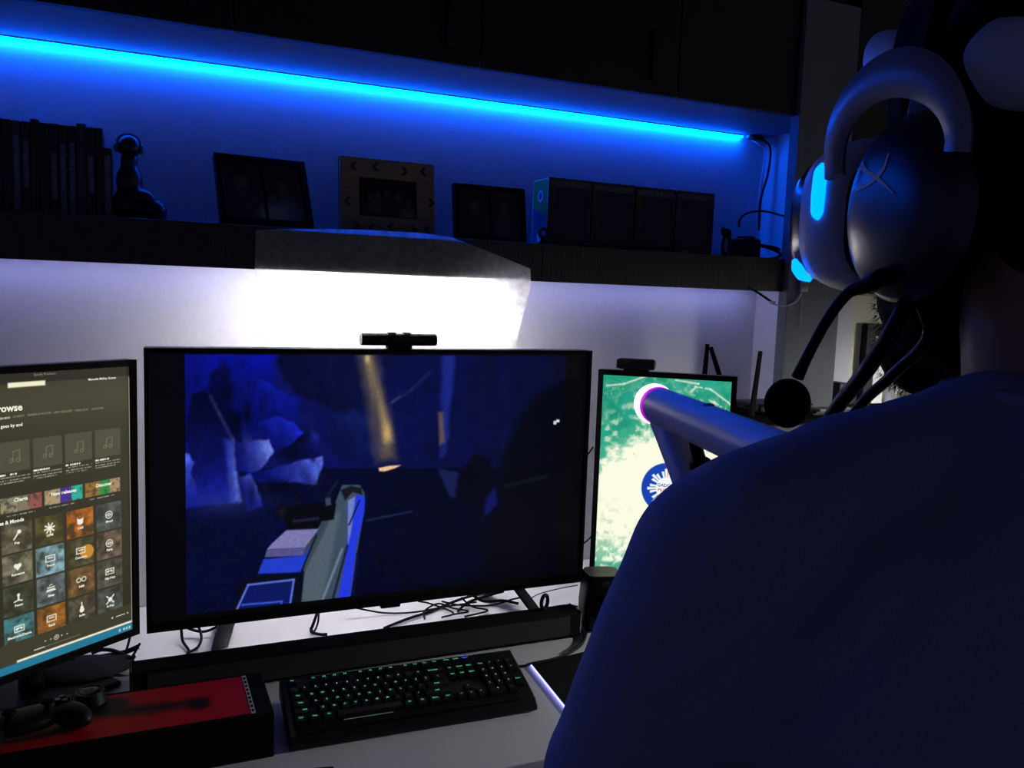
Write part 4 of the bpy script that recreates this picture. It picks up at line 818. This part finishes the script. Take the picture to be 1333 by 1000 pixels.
# white LED controller dangling under the shelf
ct = atY((1047, 371), .04); lc = thing('led_controller', 'small white LED controller dangling at the shelf edge', 'controller', (ct[0], .04, ct[2]))
MB().box((ct[0]-.013, .036, ct[2]-.018), (ct[0]+.011, .044, ct[2]+.018)).build('shell', m_wcable, lc, .002)
for k in range(4): MB().box((ct[0]-.009+.005*k, .0352, ct[2]-.010+.004*(k % 2)), (ct[0]-.007+.005*k, .0362, ct[2]+.006)).build('print', m_vrgrey, lc)
MB().tube(apx([(1044, 380), (1036, 393), (1020, 399), (1008, 396)], .04), .0022, 8, 5).build('lead', m_wcable, lc, smooth=60); MB().tube(apx([(1008, 396), (1000, 390), (985, 380), (975, 374)], .05), .0034, 8, 5).build('black_lead', m_cable, lc, smooth=60)
MB().tube(apx([(1044, 382), (1043, 405), (1041, 428)], .04), .0009, 6, 4).build('string', m_wcable, lc, smooth=60); MB().box(tuple(atY((1005, 394), .04)-(.008, .003, .004)), tuple(atY((1005, 394), .04)+(.010, .003, .004))).build('plug', m_wcable, lc, .001)

# ================================================================== ROUTER CORNER
CT = 1.213
rc = atY((1000, 540), .09); rt_ = thing('wifi_router', 'black router with three upright antennas on the side cabinet', 'router', (rc[0], .09, CT+.0005))
MB().box((rc[0]-.085, .03, CT+.004), (rc[0]+.11, .15, CT+.030)).build('body', m_black, rt_, .008, 40, 3)
for x in (-.07, .09): MB().box((rc[0]+x-.01, .05, CT+.0005), (rc[0]+x+.01, .13, CT+.004)).build('foot', m_cable, rt_)
def antenna(p0, p1, y):
    a, b = atY(p0, y), atY(p1, y); d = b-a; d = d/np.linalg.norm(d); s = np.array([d[2], 0, -d[0]])
    MB().loft([[a-s*.0085+(0, -.004, 0), a+s*.0085+(0, -.004, 0), a+s*.0085+(0, .004, 0), a-s*.0085+(0, .004, 0)], [b-s*.006+(0, -.003, 0), b+s*.006+(0, -.003, 0), b+s*.006+(0, .003, 0), b-s*.006+(0, .003, 0)]]).build('antenna', m_matte, rt_, .002)
antenna((978, 542), (990, 457), .03); antenna((913, 530), (921, 448), .155); antenna((951, 535), (925, 452), .16)
for k in range(4): MB().box((rc[0]-.05+.03*k, .0295, CT+.012), (rc[0]-.04+.03*k, .0305, CT+.016)).build('indicator', mat('indicator_grey', (120, 110, 100)), rt_)
bk_ = atY((1087, 520), .1); stx = thing('media_box', 'slim black upright media box beside the router', 'box', (bk_[0], .1, CT+.0005))
MB().box((bk_[0]-.017, .07, CT+.0005), (bk_[0]+.017, .15, atY((1087, 497), .1)[2])).build('shell', m_black, stx, .003); MB().box((bk_[0]-.012, .0694, CT+.02), (bk_[0]+.012, .0702, CT+.024)).build('slot', m_metal, stx)
mg = atY((1070, 545), .02); 
for k in range(3): tag(MB(yawframe((mg[0]+.03, .055, CT+.0005+k*.006), 6*k-4)).box((-.07, -.05, 0), (.07, .05, .0055)).build('magazine', mat('magazine_%d' % k, [(40, 34, 32), (58, 52, 50), (96, 94, 92)][k], .5), None, .0006), ['brown magazine at the bottom of the pile beside router', 'grey brown magazine in the middle of the pile beside router', 'pale magazine on top of the pile beside router'][k], 'magazine', 'magazines beside the router')
cable('thin black cable curling from router to the media box', apx([(1050, 532, .12), (1058, 508, .12), (1070, 505, .12), (1080, 512, .13), (1082, 530, .13)], .12), .0022, 'router cable')
cable('thin black cable curling behind the right monitor to the router', apx([(945, 548, .04), (958, 532, .05), (972, 528, .06), (985, 534, .06)], .05), .0024, 'router cord')
# framed picture on the beige wall
q0, q1 = atY((1127, 421), WY-.02), atY((1257, 425), WY-.02); x0, z1 = q0[0], q0[2]; x1 = x0+.62; z0 = z1-.50; fwid = .042
pf = thing('wall_picture', 'black framed picture with white mat on the beige wall', 'picture', ((x0+x1)/2, WY, z0))
MB().box((x0+.005, WY-.012, z0+.005), (x1-.005, WY-.0005, z1-.005)).build('backing', m_matte, pf)
for lo, hi in (((x0, WY-.03, z1-fwid), (x1, WY-.011, z1)), ((x0, WY-.03, z0), (x1, WY-.011, z0+fwid)), ((x0, WY-.03, z0+fwid), (x0+fwid, WY-.011, z1-fwid)), ((x1-fwid, WY-.03, z0+fwid), (x1, WY-.011, z1-fwid))): MB().box(lo, hi).build('frame_rail', m_fb, pf, .002)
MB().box((x0+fwid, WY-.0145, z0+fwid), (x1-fwid, WY-.0115, z1-fwid)).build('mat_board', mat('mat_white', (226, 226, 226), .9, var=.02), pf)
cp = canvas_uv(160, 120, 410, 290); nn = fbm(cp.P*.03, cp.Q*.03, 14); n4 = fbm(cp.P*.09, cp.Q*.1, 17); cp.c = np.stack([96+90*(nn-.5)*2, 94+86*(nn-.5)*2, 84+80*(nn-.5)*2], -1)+((n4-.5)*70)[..., None]
for c in ((60, 120), (150, 90), (230, 130), (310, 100)): cp.blob(c, (30, 44), (150, 150, 146), .5)
cp.blob((28, 150), (16, 30), (130, 150, 180), .6); cp.blob((125, 175), (34, 18), (206, 58, 44), .95, 4)
cp.mesh('print', Frame((0, WY-.0150, 0)), x0+.105, x1-.105, z0+.105, z1-.105, 0, print_mat('picture_print', .7), pf)

# ================================================================== PERSON
E0 = atD((1160, 262), .52)                       # outer face of the left ear cup
hF0 = yawframe((0, 0, 0), -10); hc = E0 + hF0.m[0]*.107
HF = yawframe(hc, -10)                           # head: x right, y forward, z up, origin between the ears
nb_ = HF((0, -.045, 0)); TF = yawframe((nb_[0], nb_[1], 0), -19)   # torso frame on the floor
person = thing('person', 'person seen from behind in a grey shirt wearing a headset and aiming', 'person', (nb_[0], nb_[1], 0))
def remeshed(mb, name, m, parent, voxel, it, fac=.5):
    o = mb.build(name, m, parent); r = o.modifiers.new('remesh', 'REMESH'); r.mode = 'VOXEL'; r.voxel_size = voxel; r.use_smooth_shade = True
    s = o.modifiers.new('smooth', 'SMOOTH'); s.factor = fac; s.iterations = it
    dg = bpy.context.evaluated_depsgraph_get(); me = bpy.data.meshes.new_from_object(o.evaluated_get(dg)); o.modifiers.clear(); o.data = me; me.name = name
    for p in me.polygons: p.use_smooth = True
    return o
T = lambda x, y, z: TF((x, y, z)); H = lambda x, y, z: HF((x, y, z))
shL, shR = T(-.202, .015, 1.350), T(.205, .02, 1.350)
elL, wrL = atD((818, 1050), .66), atD((915, 740), .84)
# controller geometry is needed for the hands
ballC = atD((852, 526), 1.0); rearC = atD((1030, 602), .66); AXg = (ballC-rearC)/np.linalg.norm(ballC-rearC)
branch = [atD((866, 540), .985), atD((880, 578), .955), atD((898, 628), .915), atD((910, 680), .89), atD((926, 715), .86)]
gripR0 = rearC+AXg*.03; gripR1 = gripR0+np.array([0.01, -.02, -.12])
gL = branch[3]*.55+branch[4]*.45; gR = (gripR0+gripR1)/2
elR = T(.30, .12, 1.13); wrR = gR+np.array([.075, -.06, -.03])
def grip_hand(mb, G, A, W, rg, thumb_up=1):
    A = A/np.linalg.norm(A); n0 = W-G; n0 = n0-A*np.dot(n0, A); n0 /= np.linalg.norm(n0); t = np.cross(A, n0)*thumb_up
    ang = lambda a, R, o: G+A*o+(n0*math.cos(a)+t*math.sin(a))*R
    mb.ell(G+n0*(rg+.013), (.013, .026, .042), np.array([n0, t, A])); mb.cap(G+n0*(rg+.02), W, .022, .026)
    for k in range(4):
        o = (k-1.5)*.0215; L = (.95, 1.08, 1.0, .8)[k]
        P_ = [ang(a*L, rg+(.013, .010, .009, .008)[j], o*(1-.05*j)) for j, a in enumerate((.25, 1.1, 2.0, 2.8))]
        for i in range(3): mb.cap(P_[i], P_[i+1], .0092-.0008*i, .0086-.0008*i, 10)
    P_ = [ang(a, rg+.011, .036+.006*j) for j, a in enumerate((-.2, -.8, -1.5))]
    for i in range(2): mb.cap(P_[i], P_[i+1], .0115-.001*i, .0105-.001*i, 10)
b = MB()
b.ell(T(0, 0, .93), (.165, .12, .13), TF.m).ell(T(0, .01, 1.08), (.150, .110, .15), TF.m).ell(T(0, .005, 1.25), (.172, .118, .17), TF.m).ell(T(0, -.01, 1.36), (.16, .09, .08), TF.m)
for s, sh_ in ((-1, shL), (1, shR)):
    b.cap(T(s*.04, -.01, 1.425), T(s*.175, .0, 1.362), .043, .046); b.ell(sh_, (.058, .058, .062))
    hip, kn, an = T(s*.09, 0, .90), T(s*.11, .03, .50), T(s*.12, -.02, .09)
    b.cap(hip, kn, .085, .055).cap(kn, an, .055, .038).cap(an+(0, 0, -.03), T(s*.14, .13, .035), .034, .03)
b.cap(shL, elL, .052, .040).cap(elL, wrL, .042, .029).cap(shR, elR, .052, .040).cap(elR, wrR, .042, .029)
grip_hand(b, gL, branch[2]-branch[3], wrL, .020, -1); grip_hand(b, gR, gripR0-gripR1, wrR, .018, 1)
# neck, skull, jaw, face
b.cap(T(0, -.005, 1.41), H(0, -.02, -.02), .060, .056).ell(H(0, -.005, .055), (.076, .098, .098), HF.m).ell(H(0, .04, -.035), (.062, .068, .075), HF.m).ell(H(0, .075, -.085), (.036, .034, .034), HF.m)
b.cap(H(0, .095, .02), H(0, .115, -.018), .010, .014).ell(H(0, .103, -.056), (.024, .010, .006), HF.m).ell(H(0, .102, -.067), (.022, .010, .006), HF.m).ell(H(0, .09, .045), (.055, .016, .012), HF.m)
for s in (-1, 1): b.ell(H(s*.078, -.005, 0), (.008, .018, .030), HF.m).ell(H(s*.034, .078, -.01), (.024, .02, .018), HF.m)
remeshed(b, 'body', m_skin, person, .0045, 4)
# T-shirt
s_ = MB(); rings = []
for z, rx, ry, oy in ((.80, .195, .145, .0), (.95, .185, .138, 0), (1.08, .180, .132, .0), (1.22, .196, .138, -.0), (1.32, .208, .130, -.008), (1.38, .188, .112, -.012), (1.43, .120, .088, -.012), (1.462, .083, .076, -.008)):
    rings.append([T(rx*math.copysign(abs(math.cos(t))**.8, math.cos(t)), oy+ry*math.copysign(abs(math.sin(t))**.8, math.sin(t)), z) for t in [k*2*math.pi/40 for k in range(40)]])
s_.loft(rings)
for s, sh_, el in ((-1, shL, elL), (1, shR, elR)):
    s_.cap(T(s*.055, -.012, 1.434), T(s*.185, .0, 1.377), .052, .060); s_.ell(sh_, (.068, .068, .068)); d = (el-sh_)
    s_.tube([sh_, sh_+d*.3, sh_+d*.62, sh_+d*.92], [.070, .073, .075, .077], 20); s_.cap(T(s*.13, -.01, 1.27), sh_+d*.25, .075, .06)
shirt = remeshed(s_, 't_shirt', m_shirt, person, .007, 14, .6)
me = shirt.data; nv = len(me.vertices); co = np.empty(nv*3); no = np.empty(nv*3); me.vertices.foreach_get('co', co); me.vertices.foreach_get('normal', no); co = co.reshape(-1, 3); no = no.reshape(-1, 3)
lc_ = (co+np.array(person.location)-TF.o) @ TF.m.T
wr_ = (fbm(lc_[:, 0]*9+lc_[:, 2]*5, lc_[:, 2]*4-lc_[:, 0]*3+lc_[:, 1]*6, 3, 3)-.5)*.016+(fbm(lc_[:, 0]*26, lc_[:, 2]*9+lc_[:, 1]*20, 8, 3)-.5)*.005
dpt_ = np.linalg.norm(lc_-np.array([-.17, -.03, 1.30]), axis=1); wr_ += .0035*np.sin((lc_[:, 2]-lc_[:, 0]*1.6)*120)*np.exp(-(dpt_/.09)**2)
co = co+no*wr_[:, None]; me.vertices.foreach_set('co', co.ravel().astype(np.float32)); me.update()
MB().torus(T(0, -.008, 1.464), .077, .0048, TF.m[0], TF.m[1]*.94, n=48).build('collar', m_shirt, person, smooth=70)
sd_ = (elL-shL)/np.linalg.norm(elL-shL)
# trousers and shoes
tr_ = MB(); tr_.ell(T(0, 0, .92), (.178, .132, .11), TF.m)
for s in (-1, 1): tr_.tube([T(s*.09, 0, .92), T(s*.11, .03, .50), T(s*.12, -.02, .06)], [.098, .075, .066], 20)
remeshed(tr_, 'trousers', m_jean, person, .008, 5)
for s in (-1, 1): remeshed(MB().cap(T(s*.12, -.04, .045), T(s*.145, .17, .038), .045, .038).cap(T(s*.12, -.04, .06), T(s*.12, -.02, .09), .045, .045), 'shoe', m_matte, person, .006, 4)
# hair and beard (short strands over a cap)
def strands(base, m, mb, n, L, r0):
    P_ = np.array(base)
    for k in range(n):
        p, d = P_[rng.integers(len(P_))], None
        d = (p[3:]+rng.normal(0, .45, 3)+np.array([0, 0, -.5])); d /= np.linalg.norm(d); q = p[:3]; a = np.cross(d, (.3, .5, .8)); a = a/np.linalg.norm(a)*r0
        c2 = np.cross(d, a); l = L*(.6+.8*rng.random()); mb.add([q+a, q-a*.5+c2*.8, q-a*.5-c2*.8, q+d*l], [(0, 1, 3), (1, 2, 3), (2, 0, 3)])
def shell_pts(c, r, keep, n):
    out = []
    while len(out) < n:
        v = rng.normal(0, 1, 3); v /= np.linalg.norm(v); p = np.array(c)+v*np.array(r)
        if keep(p): nn_ = v/np.array(r); nn_ /= np.linalg.norm(nn_); out.append(np.concatenate([HF(p), nn_ @ HF.m]))
    return out
hb = MB(); 
hb.ell(H(0, -.014, .062), (.082, .100, .102), HF.m).ell(H(0, -.05, .0), (.070, .055, .065), HF.m)
hair = remeshed(hb, 'hair', m_hair, person, .006, 5)
bb_ = MB(); bb_.ell(H(0, .040, -.052), (.066, .068, .062), HF.m).ell(H(0, .077, -.094), (.042, .038, .038), HF.m)
for s in (-1, 1): bb_.cap(H(s*.066, .012, -.005), H(s*.060, .025, -.06), .012, .016)
beard = remeshed(bb_, 'beard', m_hair, person, .005, 4)
stm = MB(); strands(shell_pts((0, .040, -.055), (.066, .068, .062), lambda p: p[2] < -.055, 900)+shell_pts((0, .077, -.097), (.042, .038, .038), lambda p: p[2] < -.085, 700), m_hair, stm, 1800, .006, .00032)
st_ = stm.build('beard_strands', m_hair, person); st_['kind'] = 'stuff'

# ================================================================== VR HEADSET
vr = thing('vr_headset', 'white and black virtual reality visor with blue lights on the person', 'headset', hc)
def sup(f, hw, hh, u=0., p=.62, n=40): return [H(hw*math.copysign(abs(math.cos(t))**p, math.cos(t)), f, u+hh*math.copysign(abs(math.sin(t))**p, math.sin(t))) for t in [k*2*math.pi/n for k in range(n)]]
MB().loft([sup(.048, .072, .046), sup(.07, .074, .050), sup(.094, .074, .052)]).build('light_shield', m_matte, vr, smooth=50)
VU = .004
MB().loft([sup(.092, .072, .053, VU), sup(.096, .079, .0585, VU), sup(.112, .083, .0605, VU), sup(.128, .083, .0605, VU), sup(.142, .080, .058, VU), sup(.146, .074, .053, VU)]).build('rim', m_vrwhite, vr, smooth=50)
MB().loft([sup(.144, .077, .055, VU), sup(.156, .0765, .0545, VU), sup(.170, .071, .050, VU), sup(.181, .060, .042, VU), sup(.188, .042, .029, VU), sup(.190, .015, .01, VU)]).build('front_panel', mat('visor_panel', (46, 47, 52), .22, var=.04, rvar=.04), vr, smooth=60)
m_vl = emat('headset_light', (.0, .13, 1.0), 4.6)
for s in (-1, 1):
    MB().tube([H(s*.0812, .113, VU+.036), H(s*.0828, .113, VU+.029), H(s*.0832, .113, VU+.012), H(s*.0830, .113, VU+.0), H(s*.0815, .113, VU-.005)], [.002, .0054, .0058, .0054, .002], 12, 4).build('light', m_vl, vr, smooth=60)
    MB().tube([H(s*.078, .148, VU-.034), H(s*.074, .150, VU-.040), H(s*.068, .152, VU-.0455), H(s*.060, .152, VU-.049)], [.002, .0045, .0045, .002], 12, 4).build('light', m_vl, vr, smooth=60)
# head ring: forehead pad, side bands, rear shell
def ring_pt(a, k=1., dz=0.): f = math.cos(a); return H(-.097*k*math.sin(a), -.008+.120*k*f, .084+.034*f+dz)
def ring_part(name, a0, a1, h, th, m, n=20):
    rs = []
    for i in range(n+1):
        t = i/n; a = a0+(a1-a0)*t; e = (1-(1-min(1, (1-abs(2*t-1))*6))**3)**.4*.7+.3; hh = h*e; tt = th/.1
        rs.append([ring_pt(a, 1+tt, -hh*.6), ring_pt(a, 1+tt*1.15, 0), ring_pt(a, 1+tt, hh*.6), ring_pt(a, 1, hh), ring_pt(a, 1-tt*.4, hh*.8), ring_pt(a, 1-tt*.4, -hh*.8), ring_pt(a, 1, -hh)])
    o = MB().loft(rs).build(name, m, vr, smooth=80); sb_ = o.modifiers.new('sub', 'SUBSURF'); sb_.levels = sb_.render_levels = 2; return o
ring_part('forehead_pad', -1.45, 1.45, .019, .008, m_vrwhite, 32)
for a0, a1 in ((1.4, 1.95), (-1.95, -1.4)): ring_part('side_band', a0, a1, .012, .004, m_matte, 10)
ring_part('rear_shell', 1.86, 2*math.pi-1.86, .027, .016, m_vrwhite, 40)
MB().loft([[H(x, y, z) for x, y, z in ((-.03, .092, .05), (.03, .092, .05), (.03, .112, .055), (-.03, .112, .055))], [H(x, y, z) for x, y, z in ((-.03, .095, .10), (.03, .095, .10), (.03, .118, .10), (-.03, .118, .10))]]).build('visor_arm', m_matte, vr, .003)
MB().tube([H(-.070, -.05, .0), H(-.085, -.03, -.05), atD((1190, 378), .53), atD((1168, 420), .53), atD((1130, 480), .56), atD((1085, 538), .60), atD((1060, 600), .62), atD((1040, 720), .62)], .0052, 10, 6).build('cord', m_cable, vr, smooth=60)
# ================================================================== HEADPHONES
hp = thing('headphones', 'dark gaming headphones with scratched ear cup and foam tipped microphone', 'headphones', H(0, 0, -.05))
for s in (-1, 1):
    def cup(r, k, fz=1.): return [H(s*r, .052*k*math.cos(t), -.004+.058*k*math.sin(t)) for t in [i*2*math.pi/40 for i in range(40)]]
    MB().loft([cup(.072, .80), cup(.074, .92), cup(.086, .95), cup(.089, .88)]).build('ear_cushion', m_matte, hp, smooth=50)
    cs_ = MB().loft([cup(.088, .90), cup(.090, 1.0), cup(.097, 1.0), cup(.103, .93), cup(.108, .78), cup(.1115, .55), cup(.113, .28), cup(.1133, .05)]).build('ear_cup', m_cup, hp, smooth=60)
    yk = []
    for i in range(29):
        a = -.15+(math.pi+.3)*i/28; e = math.sin(max(0, min(math.pi, a))); wv = .0085+.006*e
        c0 = H(s*(.110+.008*e), .056*math.cos(a), .028+.046*math.sin(a)); o1 = HF.m[1]*math.cos(a)+HF.m[2]*math.sin(a); o2 = HF.m[0]*s
        yk.append([c0+o1*wv, c0+o1*wv*.7+o2*.004, c0-o1*wv*.7+o2*.004, c0-o1*wv, c0-o1*wv*.7-o2*.004, c0+o1*wv*.7-o2*.004])
    MB().loft(yk).build('yoke', m_band, hp, smooth=60)
bnd = []
for i in range(33):
    a = math.pi*i/32; c0 = H(-.098*math.cos(a), .0, .085+.085*math.sin(a)); o1 = HF.m[0]*-math.cos(a)+HF.m[2]*math.sin(a); o2 = HF.m[1]
    bnd.append([c0+o1*.006+o2*.016, c0+o1*.006-o2*.016, c0-o1*.006-o2*.016, c0-o1*.006+o2*.016])
MB().loft(bnd).build('headband', m_matte, hp, .002, 50)
# crossed pale strokes on the left cup
def cup_r(f, u): k = min(1., math.hypot(f/.052, (u+.004)/.058)); return float(np.interp(k, [.05, .28, .55, .78, .93, 1.0], [.1133, .113, .1115, .108, .103, .097]))+.0006
def stroke(pts, wd):
    path = smooth_path([np.array([p[0], p[1], 0.]) for p in pts], 6); rs = []
    for i, p in enumerate(path):
        d = path[min(i+1, len(path)-1)]-path[max(i-1, 0)]; d /= np.linalg.norm(d); nrm_ = np.array([-d[1], d[0], 0])*wd*(.35+.65*math.sin(math.pi*(i+.3)/len(path)))
        a_, b_ = p+nrm_, p-nrm_; rs.append([H(-cup_r(a_[0], a_[1]), a_[0], a_[1]), H(-cup_r(b_[0], b_[1]), b_[0], b_[1])])
    MB().loft(rs, cap=False, closed=False).build('painted_stroke', mat('pale_paint', (226, 226, 230), .6), hp)
def cupfu(px):
    o = hc-HF.m[0]*.112; q = HF.inv(atP(px, o, HF.m[0])); return (q[1], q[2])
stroke([cupfu(t) for t in ((1157, 199), (1150, 222), (1134, 238), (1108, 250))], .0016); stroke([cupfu(t) for t in ((1113, 208), (1126, 222), (1145, 233), (1166, 252))], .0014); stroke([cupfu(t) for t in ((1119, 208), (1113, 226), (1110, 240))], .0010); stroke([cupfu(t) for t in ((1104, 220), (1118, 219), (1126, 226))], .0010)
MB().tube([H(-.100, .022, -.050), atD((1146, 362), .515), atD((1128, 372), .52), atD((1104, 382), .53), atD((1078, 415), .54), atD((1052, 462), .552), atD((1038, 492), .558)], [.007, .006, .0048, .0036, .0034, .0036, .0042], 12, 6).build('boom', m_cable, hp, smooth=60)
fm = MB(); fc = atD((1025, 525), .562); fm.ell(fc, (.0150, .0150, .0165), nu=28, nv=18); fo_ = fm.build('foam_tip', mat('mic_foam', (8, 8, 9), .95, var=.3, scale=400, bump=.8, spec=.05), hp, smooth=80)
MB().tube([H(-.095, -.01, -.054), atD((1196, 388), .52), atD((1208, 440), .535), atD((1160, 490), .57), atD((1120, 528), .6), atD((1095, 580), .62), atD((1090, 700), .62)], .004, 10, 6).build('cord', m_cable, hp, smooth=60)
# ================================================================== AIM CONTROLLER
ac = thing('aim_controller', 'white tubular gun shaped controller with glowing pink ball held by person', 'controller', gR)
MB().tube([ballC-AXg*.016, ballC-AXg*.024, ballC-AXg*.06, rearC, rearC-AXg*.10, rearC-AXg*.16+np.array([0, 0, -.02])], [.0195, .0212, .0215, .0215, .021, .019], 28, 4).build('barrel', m_aim, ac, smooth=60)
MB().tube([ballC-AXg*.045]+branch, [.0205, .0200, .0192, .0185, .018, .018], 24, 5).build('front_grip', m_aim, ac, smooth=60)
MB().tube([gripR0, gripR1], [.019, .018], 20, 0).build('rear_grip', m_aim, ac, smooth=60)
MB().tube([branch[4], (branch[4]+gripR1)/2+np.array([0, 0, -.02]), gripR1], .016, 16, 6).build('lower_rail', m_aim, ac, smooth=60)
MB().tube([ballC-AXg*.021, ballC-AXg*.013], [.0220, .0220], 28).build('collar', emat('pink_collar', (.45, .0, .62), 1.0), ac, smooth=50)
MB().ell(ballC, (.0242, .0242, .0242), nu=32, nv=20).build('ball', emat('pink_ball', (1.0, .72, .93), 1.9), ac, smooth=80)
tp_ = atD((913, 606), .885); tq_ = rearC+AXg*np.dot(tp_-rearC, AXg); MB().ell(tp_, (.013, .012, .010)).tube([tq_, (tp_+tq_)/2+(0, 0, -.004), tp_], .007, 10, 4).build('trigger', m_matte, ac, smooth=70)
gb = ballC-AXg*.17+np.array([0, 0, .0205]); MB().ell(gb, (.006, .006, .003)).build('button', m_vrgrey, ac, smooth=60)
